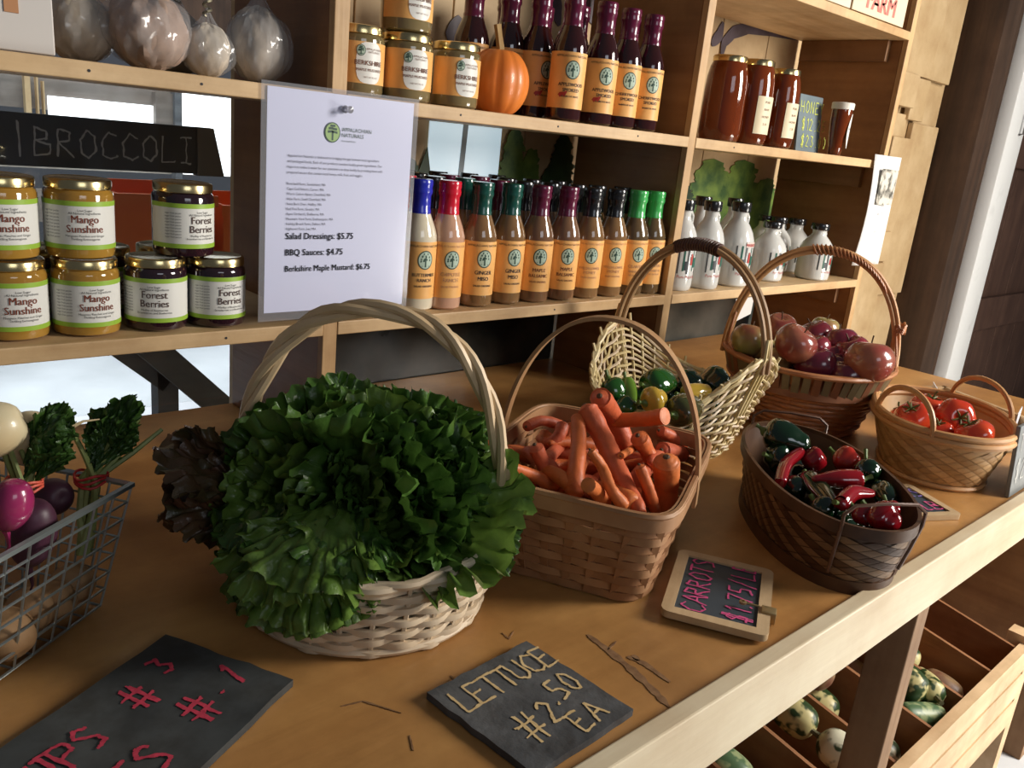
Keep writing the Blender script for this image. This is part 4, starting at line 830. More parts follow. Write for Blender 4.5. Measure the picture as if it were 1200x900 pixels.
# --- plaited baskets
def plait(k,N,Mr,mats_,t0,t1,off,h0=.0012):
    mb=MB()
    for j in range(Mr*2-1):
        for i in range(N):
            uc=(i+.5*(j%2))/N; tc=t0+(t1-t0)*(j+1)/(2*Mr); du=.46/N; dt=(t1-t0)*.46/Mr
            pts=[k.S(2*PI*(uc-du),tc,off),k.S(2*PI*uc,tc-dt,off),k.S(2*PI*(uc+du),tc,off),k.S(2*PI*uc,tc+dt,off),k.S(2*PI*uc,tc,off+h0)]
            mb.add(pts,[(0,1,4),(1,2,4),(2,3,4),(3,0,4)],((i*2+j)//2+j)%2 if j%2 else (i+j//2)%2)
    o=mb.build('plaited_splints',mats_,k.t,True,60); o['kind']='stuff'
    n=72; v=[];f=[]
    for q in range(5):
        for i in range(n): v.append(k.S(2*PI*i/n,q/4*.98+.01,-.0004))
    for q in range(4):
        for i in range(n): f.append((q*n+i,q*n+(i+1)%n,(q+1)*n+(i+1)%n,(q+1)*n+i))
    MB().add(v,f).build('inner_wall',mats_[0],k.t)
DBc=(1.040,.470)
k=Bk('dark oval plaited basket with small wire handles holding shiny peppers','plaited_basket',DBc,R(48),.160,.078,.185,.090,.088,n=2.2)
k.floor_(darks); plait(k,34,6,[darks,mat('pale_dark_splint',(.17,.095,.045),.4,(.26,.15,.075),scale=22)],.08,.86,.0012)
k.ring('rim',.97,rect(.0022,.0075),darks,off=.0022); k.ring('foot_band',.08,rect(.0020,.0085),darks,off=.0035)
ir=mat('dark_bent_cane',(.10,.05,.03),.35,(.16,.08,.05),scale=30)
for c_,w_ in ((PI+.08,.30),(-.05,.30)):
    t1,t2=c_-w_,c_+w_; A1,A2=k.S(t1,1,.006),k.S(t2,1,.006); m1=A1.lerp(A2,.12)+Vector((0,0,.026)); m2=A1.lerp(A2,.88)+Vector((0,0,.026))
    MB().tube([k.S(t1,.25,.005),k.S(t1,.6,.006),A1,A1+Vector((0,0,.016)),m1,A1.lerp(A2,.5)+Vector((0,0,.028)),m2,A2+Vector((0,0,.016)),A2,k.S(t2,.6,.006),k.S(t2,.25,.005)],.0022,6).build('handle',ir,k.t)
for q in range(3):
    th=R(-80+40*q) if 0 else R(205+30*q); MB().sweep([k.S(th,.08,.004),k.S(th+.03,.9,.0045)],rect(.0035,.0007),False,[Vector((math.cos(th),math.sin(th),0))]*2).build('side_strap',ir,k.t)
TBc=(1.490,.490)
k=Bk('honey-coloured oval plaited basket with two ear handles holding tomatoes','plaited_basket',TBc,R(28),.112,.078,.150,.108,.092,n=2.3,curve=.9)
k.floor_(honeyc); plait(k,30,5,[mat('light_plait',(.50,.30,.13),.45,(.60,.38,.18),scale=22),mat('mid_plait',(.36,.20,.08),.45,(.44,.26,.11),scale=22)],.06,.84,.0010)
k.ring('rim',.955,circ(.0062,8),honeyc,off=.002); k.ring('rim',1.0,circ(.0058,8),honeyc,off=-.001,dz=.006); k.ring('foot_hoop',.04,circ(.0045,6),honeyc,off=.003)
for s_ in (-1,1):
    th0,th1=((R(112),R(168)) if s_>0 else (R(-80),R(-12))); a=k.S(th0,.97,.002);b=k.S(th1,.97,.002); P=arch(a,b,.148,2.1,20); MB().tube(P,.0046,8).build('ear_handle',honeyc,k.t)
# ================================================================ lettuce
def leafmat(n,c1,c2,tl): return mat(n,c1,.34,c2,scale=26,bump=1.0,bscale=75,transl=tl,det=5,spec=.5,sharp=(.3,.7))
lg1=leafmat('green_lettuce_leaf',(.028,.080,.012),(.085,.175,.030),.22); lg2=leafmat('pale_lettuce_leaf',(.075,.150,.020),(.19,.31,.060),.25); lgr=leafmat('red_lettuce_leaf',(.060,.058,.022),(.135,.055,.030),.2)
ribm=mat('leaf_midrib',(.22,.34,.09),.5)
def leaf_mesh(seed,L=.13,wid=.075,ruf=.010,cup=.6,red=False):
    rs=random.Random(seed); NU,NV=20,96; v=[];f=[]
    p=[rs.uniform(0,6) for _ in range(8)]; fr=[rs.randint(6,8),rs.randint(19,24),rs.randint(43,52)]
    for i in range(NU+1):
        s=i/NU
        for j in range(NV+1):
            w_=(j/NV*2-1); a=w_*1.75                     # fan angle
            edge=(.62+.38*math.cos(a*.75))*(1+.05*math.sin(a*9+p[0])+.05*math.sin(a*23+p[1])+.03*math.sin(a*41+p[2]))
            r=L*s*edge; 
            x=wid*1.5*s**.75*math.sin(a)*(.35+.65*s)*.78; y=r*math.cos(a*.60)*(.45+.55*math.cos(a*.4))
            y=L*s*(.5+.5*math.cos(a*.85))*1.0+ (.0 if s<.3 else .0)
            e=max(0,s-.25)/.75; e2=e**3.0*(.45+.55*abs(w_)**.6)
            z=ruf*e2*(1.0*math.sin(fr[0]*a+p[2])+.62*math.sin(fr[1]*a+p[3]+2*s)+.22*math.sin(fr[2]*a+p[4]-3*s))
            x+=ruf*.55*e2*math.sin(fr[1]*a+p[5]); y+=ruf*.3*e2*math.cos(fr[2]*a+p[6])
            z+=.006*math.sin(9*s*3+p[7])*math.sin(5*a+p[0])*s
            # bend backwards along the length and cup across
            z+=-cup*.25*L*(1-math.cos(a*.7))*s
            b=s*1.15; yy=y; zz=z
            k_=1.5*cup; th=k_*yy/L*.55; 
            rad=L/(k_*.55+1e-6); y2=rad*math.sin(th)+zz*(-math.sin(th))*0+zz*math.sin(th); z2=-(rad*(1-math.cos(th)))+zz*math.cos(th)
            v.append((x,y2,z2))
    W=NV+1
    for i in range(NU):
        for j in range(NV): f.append((i*W+j,i*W+j+1,(i+1)*W+j+1,(i+1)*W+j))
    return v,f
LEAF=[leaf_mesh(k,L=.122+.016*(k%3),wid=.064+.008*(k%2),ruf=.0110+.0014*(k%3),cup=.35+.22*(k%3)) for k in range(6)]+[leaf_mesh(20+k,L=.135,wid=.06,ruf=.0055,cup=.5) for k in range(3)]
LP=[]
def leaf_proto(k,m):
    key=(k,m.name)
    for a,b in LP:
        if a==key: return b
    v,f=LEAF[k]; me=bpy.data.meshes.new('leaf'); me.from_pydata(v,[],f); me.materials.append(m); me.polygons.foreach_set('use_smooth',[True]*len(f)); me.update(); LP.append((key,me)); return me
def lettuce(label,root,axis,n,seed,m_in,m_out,sc_=1.0,spread=(26,84),ks=6,heart=None,name='lettuce_head'):
    rs=random.Random(seed); root=Vector(root); t=thing(name,label,'lettuce',root,group='lettuce heads in the white basket')
    ax=Vector(axis).normalized(); q0=Vector((0,0,1)).rotation_difference(ax)
    for i in range(n):
        u=(i+.5)/n; tilt=R(spread[0]+(spread[1]-spread[0])*u**.8+rs.uniform(-6,6)); az=i*2.39996+rs.uniform(-.3,.3)
        M=q0.to_matrix().to_4x4()@Matrix.Rotation(az,4,'Z')@Matrix.Rotation(tilt,4,'X').inverted()@Matrix.Rotation(PI/2,4,'X')
        # leaf grows along +Y and bends to -Z; after RotX(90) it grows up and bends outwards
        s=sc_*rs.uniform(.8,1.1)*(.72+.36*u); M=M@Matrix.Rotation(PI,4,'Y')@Matrix.Rotation(rs.uniform(-.25,.25),4,'Y')@Matrix.Scale(s,4)
        o=bpy.data.objects.new('leaf',leaf_proto(rs.randrange(6) if ks==6 else 6+i%3,m_in if u<.6 else m_out)); COL.objects.link(o); o.parent=t; o.matrix_local=M
    MB().lathe([(.0,-.012),(.012,-.010),(.015,.0),(.012,.02),(.0,.03)],10).build('core',ribm,t)
    return t
cx,cy=LB
lettuce('frilly green lettuce head at the top of the basket heap',(cx+.02,cy+.02,.112),(.08,.12,1),22,1,lg1,lg1,.95)
lettuce('frilly green lettuce head facing front in the middle of the basket',(cx-.005,cy-.020,.105),(-.25,-.62,.78),22,2,lg1,lg2,.92)
lettuce('frilly green lettuce head on the right side under the handle',(cx+.040,cy-.030,.095),(.55,-.66,.72),20,3,lg1,lg1,.78)
lettuce('pale frilly lettuce head at the lower left hanging over the rim',(cx-.045,cy+.000,.088),(-.80,-.30,.62),22,4,lg2,lg2,.84)
t=thing('lettuce_head','pale broad lettuce leaves drooping over the front left rim of the basket','lettuce',(cx-.03,cy-.04,.085),group='lettuce heads in the white basket')
rs=random.Random(31); tc_=Vector((-.56,-.82,0)); lf_=Vector((-.72,.69,0)); lf_.normalize()
for q,(ph,zr_,dn_,sc_) in enumerate([(4,.135,.35,.80),(16,.140,.30,.90),(34,.135,.35,.90),(60,.130,.35,.85),(86,.125,.4,.8),(10,.112,.95,.62),(20,.112,.90,.82),(32,.110,.95,.86),(50,.112,.80,.82),(72,.110,.75,.78),(95,.112,.6,.72),(22,.122,.55,.85),(44,.124,.55,.82),(16,.104,.95,.66),(62,.100,.95,.70)]):
    a=R(ph); d=tc_*math.cos(a)+lf_*math.sin(a); Y_=(d-Vector((0,0,dn_))).normalized(); X_=Y_.cross(d*dn_+Vector((0,0,1))).normalized(); Z_=X_.cross(Y_).normalized(); X_=Y_.cross(Z_)
    pos=Vector((LB[0],LB[1],zr_+.004))+d*(.070+.032*min(1,dn_)) - t.location
    M=Matrix((( X_.x,Y_.x,Z_.x,pos.x),(X_.y,Y_.y,Z_.y,pos.y),(X_.z,Y_.z,Z_.z,pos.z),(0,0,0,1)))@Matrix.Rotation(rs.uniform(-.25,.25),4,'Z')@Matrix.Scale(sc_*.86,4)
    o=bpy.data.objects.new('leaf',leaf_proto(q%6,lg2 if q%3 else lg1)); COL.objects.link(o); o.parent=t; o.matrix_local=M
lettuce('frilly green lettuce head at the back left of the heap',(cx-.010,cy+.060,.095),(-.35,.60,.75),18,5,lg1,lg1,.90)
lettuce('frilly green lettuce head at the back right of the heap',(cx+.050,cy+.030,.100),(.70,.45,.75),18,6,lg1,lg1,.90)
lettuce('dark red-brown leaf lettuce sticking out of the left of the basket',(cx-.068,cy+.060,.092),(-.80,.50,.12),8,7,lgr,lgr,.95,spread=(4,36),ks=3,name='red_lettuce')
# overhanging leaves at the front of the basket
# ================================================================ pods: carrots, peppers
def pod(path,radii,n=14,lobes=0,ld=0,seg=6,rough=0,seed=0,squash=1):
    """closed tapering body along a smooth path; radii given at each path point"""
    rs=random.Random(seed); P=[Vector(p) for p in path]; pts=[];rad=[]
    def cr(a,b,c,d,t): return .5*((2*b)+(c-a)*t+(2*a-5*b+4*c-d)*t*t+(-a+3*b-3*c+d)*t**3)
    for i in range(len(P)-1):
        a=P[max(i-1,0)];b=P[i];c=P[i+1];d=P[min(i+2,len(P)-1)]
        ra,rb,rc,rd=radii[max(i-1,0)],radii[i],radii[i+1],radii[min(i+2,len(P)-1)]
        for k in range(seg):
            t=k/seg; pts.append(cr(a,b,c,d,t)); rad.append(max(.0004,cr(ra,rb,rc,rd,t)))
    pts.append(P[-1]); rad.append(radii[-1])
    mb=MB(); vs=[];N=len(pts); up=Vector((0,0,1))
    d0=(pts[1]-pts[0]).normalized()
    if abs(d0.z)>.9: up=Vector((1,0,0))
    for i in range(N):
        t=(pts[min(i+1,N-1)]-pts[max(i-1,0)]).normalized(); s=t.cross(up).normalized(); u=s.cross(t).normalized(); up=u
        wob=1+rough*rs.uniform(-1,1)
        for k in range(n):
            a=2*PI*k/n; r=rad[i]*wob*(1+ld*math.cos(lobes*a)); vs.append(pts[i]+s*math.cos(a)*r+u*math.sin(a)*r*squash)
    fs=[(i*n+k,i*n+(k+1)%n,(i+1)*n+(k+1)%n,(i+1)*n+k) for i in range(N-1) for k in range(n)]
    fs+=[tuple(range(n))[::-1],tuple(range((N-1)*n,N*n))]
    mb.add(vs,fs); return mb
def shift(mb,o): mb.v=[(a-o.x,b-o.y,c-o.z) for a,b,c in mb.v]; return mb
carm=[mat('carrot_orange_%d'%i,c,.5,tuple(x*.78 for x in c),scale=70,stretch=(1,1,1),bump=.5,bscale=120,det=5,sss=.0) for i,c in enumerate([(.72,.17,.045),(.68,.14,.05),(.74,.20,.05),(.62,.13,.055)])]
def carrot(label,pix,r0,r1,z0,z1,k=0,cut=False,group='carrots in the splint basket',mid=None,zb=None):
    n=len(pix); P=[AZ(x,y,.012-.020*i/(n-1)+z0+(z1-z0)*i/(n-1)+(mid or 0)*math.sin(PI*i/(n-1))) for i,(x,y) in enumerate(pix)]
    d0=(P[0]-P[1]).normalized(); d1=(P[-1]-P[-2]).normalized()
    Q=([P[0]+d0*r0*.32,P[0]+d0*r0*.25] if cut else [P[0]+d0*r0*.80,P[0]+d0*r0*.45])+P+[P[-1]+d1*r1*.8]
    rr=[r0*(.9 if cut else .30),r0*(.98 if cut else .80)]+[r0+(r1-r0)*(i/(n-1))**1.1 for i in range(n)]+[r1*(.35 if r1>.004 else .3)]
    o0=P[0]; t=thing('carrot',label,'carrot',o0,group=group); ty=k
    mb=pod(Q,rr,14,rough=.05,seed=int(pix[0][0]),seg=7); shift(mb,o0).build('root',carm[k%4],t,True,50)
    if not cut: 
        c=pod([P[0]+d0*r0*.78,P[0]+d0*(r0*.78+.0022)],[r0*.30,r0*.16],8,seg=2); shift(c,o0).build('crown',mat('carrot_crown',(.10,.06,.03),.8),t)
    return t
CP='splint basket'
carrot('largest carrot, lying diagonally on top in the middle of the basket',[(690,484),(706,512),(726,554),(748,597)],.0135,.0085,.158,.112,1)
carrot('long straight carrot left of the largest one, crown up',[(677,492),(678,520),(675,552),(673,576)],.0085,.0112,.150,.112,0)
carrot('thin bent carrot lying between the two long middle carrots',[(694,531),(706,548),(716,573),(730,591)],.0055,.0070,.143,.118,2)
carrot('short stubby carrot piece in front of the bent thin one',[(690,569),(699,576),(708,588)],.0078,.0082,.125,.110,2,cut=True)
carrot('thick carrot standing up behind the largest one',[(705,468),(718,488),(732,518)],.0135,.0125,.165,.118,1)
carrot('carrot lying across the back with a cut orange end at right',[(777,488),(755,491),(720,493)],.0105,.0088,.150,.147,2,cut=True)
carrot('very thick blunt carrot in the right corner of the basket',[(781,545),(781,568),(780,596)],.0158,.0125,.122,.085,2)
carrot('thin carrot pointing down beside the thick right-hand one',[(751,550),(761,575),(768,598)],.0068,.0058,.128,.102,0)
carrot('short thick carrot left of the long straight one',[(629,527),(637,545),(646,566)],.0092,.0075,.125,.105,3)
carrot('long thin carrot poking out over the left side of the basket',[(572,521),(595,545),(622,556),(648,569)],.0055,.0078,.133,.105,0)
carrot('knobbly twisted carrot at the back left, upper one',[(619,499),(634,493),(650,496),(662,502)],.0068,.0072,.118,.120,3,mid=.006)
carrot('knobbly twisted carrot at the back left, lower hooked one',[(659,500),(654,512),(642,520),(633,514)],.0085,.0058,.124,.112,3)
carrot('rough forked carrot below the one lying across the back',[(750,515),(758,528),(766,545)],.0110,.0080,.130,.115,0)
carrot('tiny carrot finger across the gap behind the largest carrot',[(728,534),(736,529),(744,524)],.0042,.0045,.130,.130,2)
carrot('carrot at far right back under the hoop',[(776,506),(790,513),(800,520)],.0080,.0100,.105,.105,1)
carrot('carrot half in the shade at the right end behind the thick one',[(778,528),(790,530),(800,533)],.0110,.0100,.098,.095,3)
carrot('slim carrot between thin right carrot and largest carrot tip',[(757,568),(758,578),(760,590)],.0060,.0050,.105,.095,1)
carrot('carrot in the shade under the twisted ones',[(640,540),(655,524),(672,516)],.0085,.0070,.105,.108,3)
carrot('pale carrot lying by the left end under the long thin one',[(592,534),(606,528),(618,532)],.0085,.0075,.100,.095,1)
carrot('carrot top showing behind the long straight one',[(668,500),(664,520),(660,535)],.0070,.0070,.118,.100,0)
rs=random.Random(5); cxy=Vector((*CBc,0)); e1=Vector((math.cos(cr_),math.sin(cr_),0)); e2=Vector((-e1.y,e1.x,0))
for i in range(30):
    c=cxy+e1*rs.uniform(-.085,.085)+e2*rs.uniform(-.075,.075); a=rs.uniform(0,PI); L=rs.uniform(.022,.034); d=(e1*math.cos(a)+e2*math.sin(a))*L; z=rs.uniform(.06,.108) if i>8 else rs.uniform(.095,.114)
    a_=c-d+Vector((0,0,z)); b_=c+d+Vector((0,0,z+rs.uniform(-.012,.012))); r0=rs.uniform(.008,.012); r1=r0*rs.uniform(.45,.8)
    t=thing('carrot','small carrot deep in the pile under the named carrots','carrot',a_,group='carrots deep in the pile')
    mb=pod([a_-d.normalized()*r0*.5,a_,(a_+b_)/2+Vector((0,0,.003)),b_,b_+d.normalized()*.006],[r0*.5,r0,r0*.9,r1,r1*.3],10,rough=.03,seed=i,seg=4); shift(mb,a_).build('root',carm[i%4],t,True,50)
# ================================================================ peppers
def gl(n,c,c2=None,r=.12): return mat(n,c,r,c2 or tuple(x*.7 for x in c),scale=16,coat=.7,spec=.6,det=3)
gp1=gl('green_pepper_skin',(.018,.095,.012)); gp2=gl('dark_green_pepper_skin',(.006,.028,.010)); gp3=gl('light_green_pepper_skin',(.16,.30,.03)); yp=gl('yellow_pepper_skin',(.62,.40,.05)); rp=gl('red_pepper_skin',(.30,.006,.012)); rp2=gl('orange_red_pepper_skin',(.52,.030,.015)); gbr=gl('mottled_green_brown_skin',(.03,.055,.012),(.06,.045,.015)); stm=mat('pepper_stalk_green',(.10,.16,.03),.5)
def pepper(label,a,b,r,m,lobes=3,ld=.06,taper=.55,group='peppers',bend=(0,0,0),stalk=.014,sc3=None,name='pepper',squash=1.0):
    a=Vector(a);b=Vector(b); d=(b-a); L=d.length; d=d/L; mid=(a+b)/2+Vector(bend); t=thing(name,label,'pepper',a,group=group)
    L=max(L,1.9*r); b=a+d*L; mid=(a+b)/2+Vector(bend)
    pts=[a+d*r*.08,a,a+d*r*.14,a+d*r*.48,mid,b-d*r*.62,b-d*r*.22,b,b+d*r*.06]; rad=[r*.15,r*.34,r*.70,r*.96,r*(1.0+taper*.35)/1.28,r*taper*1.0,r*taper*.80,r*taper*.40,r*taper*.05]
    shift(pod(pts,rad,24,lobes,ld,4,.008,int(r*1e5)+int(a.x*1e4),squash),a).build('flesh',m,t,True,70)
    if stalk:
        u=(Vector((0,0,.35))-d).normalized(); shift(pod([a+d*r*.08,a-d*.001,a+u*stalk*.5,a+u*stalk],[r*.42,r*.30,.0026,.0034],8,seg=3),a).build('stalk',stm,t)
    return t
def pp(x,y,z): return AZ(x,y,z)
GP='peppers in the willow boat basket'
pepper('bright green pepper standing at left beside a pale one',pp(713,444,.145),pp(727,475,.110),.0175,gp1,group=GP,taper=.8)
pepper('pale yellow-green slim pepper between two green ones at left',pp(733,446,.140),pp(742,476,.115),.0130,gp3,group=GP,taper=.6)
pepper('large glossy green pepper at the back centre',pp(757,452,.135),pp(786,447,.135),.0235,gp1,group=GP,taper=.85,lobes=4)
pepper('round yellow pepper in the middle behind the carrots',pp(756,472,.130),pp(774,466,.135),.0190,yp,group=GP,taper=.75,lobes=0)
pepper('green pepper low at the left behind the carrots',pp(722,474,.115),pp(744,480,.115),.0165,gp1,group=GP,taper=.8)
pepper('small green pepper between the large green and the yellow one',pp(744,468,.110),pp(756,460,.115),.0140,gp3 if 0 else gp1,group=GP,taper=.8)
pepper('very dark pepper under the carrot hoop at the back',pp(794,446,.125),pp(812,452,.125),.0230,gp2,group=GP,taper=.85)
pepper('long yellow pepper lying behind the carrot hoop',pp(800,463,.128),pp(832,456,.135),.0140,yp,group=GP,taper=.65)
pepper('large dark green pepper at the right end of the boat basket',pp(828,444,.125),pp(852,456,.125),.0260,gp2,group=GP,taper=.85,lobes=4,ld=.09)
pepper('mottled green-brown pepper in front nearest the basket rim',pp(790,486,.118),pp(816,474,.122),.0235,gbr,group=GP,taper=.8)
pepper('dark green pepper low between yellow and mottled ones',pp(780,470,.100),pp(794,462,.100),.0170,gp2,group=GP,taper=.8)
pepper('dark green pepper at lower right by the willow rim',pp(824,474,.110),pp(842,470,.110),.0180,gp2,group=GP,taper=.7)
for i,(x,y) in enumerate(((1.12,.76),(1.17,.82),(1.20,.77),(1.10,.83),(1.15,.73))): pepper('dark green pepper at the bottom of the boat basket',(x,y,.045),(x+.03,y+.02,.05),.028,gp2,group='peppers at the bottom of the boat basket',stalk=0)
GD='peppers in the dark oval basket'
pepper('big dark green poblano pepper at the back end of the oval basket',pp(896,505,.110),pp(948,524,.100),.0240,gp2,group=GD,taper=.72,ld=.05)
pepper('wrinkled blackish pepper at the left end of the oval basket',pp(902,536,.085),pp(921,538,.080),.0190,gp2,group=GD,taper=.9,lobes=5,ld=.10)
pepper('curled slim red pepper at the left, beside the wrinkled dark one',pp(937,530,.095),pp(914,566,.085),.0085,rp,group=GD,taper=.9,bend=(0,.006,.002))
pepper('crumpled red pepper left of the round orange-red one',pp(948,532,.090),pp(960,546,.085),.0165,rp,group=GD,taper=.9,lobes=4,ld=.09)
pepper('round orange-red pepper at the back centre',pp(980,533,.088),pp(996,541,.086),.0185,rp2,group=GD,taper=.85,lobes=4)
pepper('round dark green pepper with a stalk pointing up, at right',pp(1015,544,.092),pp(1018,560,.082),.0165,gp2,group=GD,taper=.9,lobes=0,stalk=.024)
pepper('long red pepper lying across the middle of the oval basket',pp(1010,562,.098),pp(952,561,.095),.0140,rp,group=GD,taper=.45,lobes=2,ld=.05)
pepper('long dark green pepper lying left of the long red one',pp(946,560,.082),pp(980,597,.082),.0135,gp2,group=GD,taper=.7)
pepper('slim red pepper with curled tip in front of the long red one',pp(984,590,.094),pp(1022,577,.094),.0105,rp,group=GD,taper=.55,bend=(0,.006,.004))
pepper('large crumpled red pepper at the near end by the handle',pp(1020,598,.094),pp(1046,614,.088),.0190,rp,group=GD,taper=.75,lobes=3,ld=.10)
pepper('small red pepper left of the crumpled near one',pp(1002,597,.090),pp(1012,605,.086),.0130,rp,group=GD,taper=.85,lobes=3,ld=.09)
pepper('shiny dark green pepper at the lower left inside rim',pp(957,590,.078),pp(972,600,.078),.0140,gp2,group=GD,taper=.85)
pepper('dark green pepper in the shade at the right rim',pp(1030,572,.075),pp(1044,590,.075),.0150,gp2,group=GD,taper=.8)
pepper('dark green pepper in the shade at the left rim',pp(925,566,.072),pp(938,578,.072),.0150,gp2,group=GD,taper=.8)
pepper('red pepper behind the crumpled near one',pp(1040,592,.085),pp(1050,603,.082),.0110,rp,group=GD,taper=.8)
for i in range(9):
    q=(-.11+.22*i/8); x=DBc[0]+q*math.cos(R(48)); y=DBc[1]+q*math.sin(R(48)); pepper('dark pepper at the bottom of the oval basket',(x-.018,y+.012,.050),(x+.018,y-.012,.050),.024,gp2,group='peppers at the bottom of the oval basket',stalk=0)
# ================================================================ apples, tomatoes
def apple(label,c,r,m,group,seed,tomato=False):
    rs=random.Random(seed); t=thing('tomato' if tomato else 'apple',label,'tomato' if tomato else 'apple',c,group=group,rot=(rs.uniform(-.5,.5)*(2.6 if tomato else 1),rs.uniform(-.5,.5)*(2.6 if tomato else 1),rs.uniform(0,6)))
    nl=6 if tomato else 5
    def fn(d,a,p):
        dim=.30*math.exp(-(p/.38)**2)+.16*math.exp(-((PI-p)/.35)**2); lo=(.035 if tomato else .015)*math.cos(nl*a)*math.sin(p)
        q=1+lo; s=(1.0+.0*d.z) if tomato else (1+.06*d.z); return (d.x*q*s,d.y*q*s,d.z*(.80 if tomato else .92)-(dim if d.z>0 else -dim)*.9*(.8 if tomato else 1))
    MB().sphere((0,0,0),r,30,20,fn).build('fruit',m,t)
    if tomato:
        cl_=MB()
        for k in range(5):
            a=2*PI*k/5; cl_.tube([(0,0,r*.56),(math.cos(a)*r*.22,math.sin(a)*r*.22,r*.66),(math.cos(a)*r*.48,math.sin(a)*r*.48,r*.70)],.0016,5,scales=[1.2,1.2,.4])
        cl_.tube([(0,0,r*.5),(.001,0,r*.9),(.003,.001,r*1.08)],.0018,5); cl_.build('calyx',mat('tomato_calyx',(.12,.13,.03),.6),t)
    else: MB().tube([(0,0,r*.55),(.001,0,r*.8),(.003,.001,r*1.08)],.0014,5).build('stalk',mat('apple_stalk',(.10,.05,.02),.7),t)
ap=[gl('dark_red_apple_skin',(.20,.018,.035),(.32,.05,.06),.22),gl('red_green_apple_skin',(.28,.05,.045),(.30,.30,.08),.22),gl('green_apple_skin',(.30,.34,.10),(.36,.16,.08),.22),gl('purple_red_apple_skin',(.13,.012,.03),(.22,.03,.05),.22),gl('blush_apple_skin',(.27,.035,.035),(.40,.17,.09),.22)]
AP=[(878,399,.035,1,'green and red striped apple at the far left of the basket'),(914,385,.033,4,'red apple at the back left, below the handle'),(932,403,.038,4,'large red-green apple in the front left of the heap'),(955,394,.034,0,'dark red apple behind the large red-green one'),(966,386,.030,2,'pale green apple at the back of the heap'),(955,428,.038,3,'purple-red apple at the front centre'),(973,420,.030,0,'small dark apple right of the purple-red front one'),(985,430,.027,3,'little dark apple between front centre and right apples'),(985,402,.033,3,'purple apple at the back right'),(998,412,.033,0,'dark red apple left of the biggest right-hand one'),(1018,424,.043,4,'biggest apple with a blush, at the far right of the heap'),(992,440,.034,3,'dark apple at the front right near the rim'),(913,419,.030,2,'greenish apple at the front left by the handle of the boat basket'),(957,407,.025,0,'small red apple peeping out in the middle'),(896,411,.026,2,'small green apple at the left of the heap'),(935,421,.030,3,'dark apple low in the front left')]
for i,(x,y,r,k_,lb) in enumerate(AP):
    zt={0:.155,1:.17,2:.172,3:.165,4:.160,8:.165,9:.158,10:.158,13:.160,14:.140,11:.128,12:.136,15:.130,5:.136,6:.140,7:.136}.get(i,.142); c=AZ(x,y,zt); apple(lb,c,r,ap[k_],'apples in the cane basket',40+i)
for i in range(12):
    a=i*2.4; q=.105*math.sqrt((i+.5)/12); apple('apple low in the cane basket under the others',(ABc[0]+q*math.cos(a)*1.15,ABc[1]+q*math.sin(a),.100),.031,ap[[3,0,2,1][i%4]],'apples low in the cane basket',90+i)
tm=gl('tomato_skin',(.55,.035,.012),(.62,.07,.02),.16)
for i,(x,y,r,z,lb) in enumerate([(1070,489,.030,.098,'orange-red tomato at the front left under the ear handle'),(1088,478,.030,.100,'red tomato at the back left of the tomato basket'),(1119,490,.033,.100,'large red tomato in the middle of the tomato basket'),(1141,510,.031,.092,'flattish tomato with stalk at the right of the basket'),(1100,506,.024,.080,'small tomato low at the front centre'),(1057,487,.022,.085,'tomato half hidden at the left end of the basket')]): apple(lb,AZ(x,y,z),r,tm,'tomatoes in the plaited basket',60+i,True)
for i,(x,y) in enumerate(((1.44,.50),(1.50,.47),(1.54,.53),(1.49,.55))): apple('tomato at the bottom of the plaited basket',(x,y,.050),.032,tm,'tomatoes at the bottom of the basket',80+i,True)
# ================================================================ wire basket
P0=Vector((.2535,.7635,0)); u_=Vector((-.823,-.568,0)); v_=Vector((-.568,.823,0)); WH=.122; ins=.022; LU,LV=.30,.185
t=thing('wire_basket','galvanised wire basket of root vegetables at the left edge of the table','basket',P0); wr_=.0013
def wp(a,b,z): 
    k_=ins*(1-z/WH); aa=k_+(LU-2*k_)*a; bb=k_+(LV-2*k_)*b; return u_*aa+v_*bb+Vector((0,0,z+.004))
def wire(pts,r=wr_,n='wire',closed=False): MB().tube(pts,r,5,closed).build(n,steel,t)
for k_ in range(7): z=WH*k_/7+.0005; wire([wp(0,0,z),wp(1,0,z),wp(1,1,z),wp(0,1,z)],closed=True)
wire([wp(0,0,WH),wp(1,0,WH),wp(1,1,WH),wp(0,1,WH)],.0034,'rim',True)
for k_ in range(13):
    a=k_/12; wire([wp(a,0,WH),wp(a,0,0),wp(a,1,0),wp(a,1,WH)])
for k_ in range(9):
    b=k_/8; wire([wp(0,b,WH),wp(0,b,0),wp(1,b,0),wp(1,b,WH)])
M_=MB(); a=wp(0,.55,WH); MB().box((-.011,-.0015,-.045),(.011,.0015,0),M=Matrix.Translation(wp(0,.86,WH))@Matrix.Rotation(math.atan2(v_.y,v_.x),4,'Z')).build('label_plate',steel,t,False)
bm1=gl('magenta_beet_skin',(.26,.012,.085),(.36,.03,.12),.25); bm2=mat('dusky_beet_skin',(.045,.012,.028),.45,(.075,.025,.045),scale=20,bump=.3); pot=mat('potato_skin',(.32,.17,.07),.7,(.42,.25,.12),scale=30,bump=.4); trn=mat('turnip_skin',(.70,.60,.38),.35,(.74,.52,.24),scale=9,det=3,coat=.3,sharp=(.45,.75))
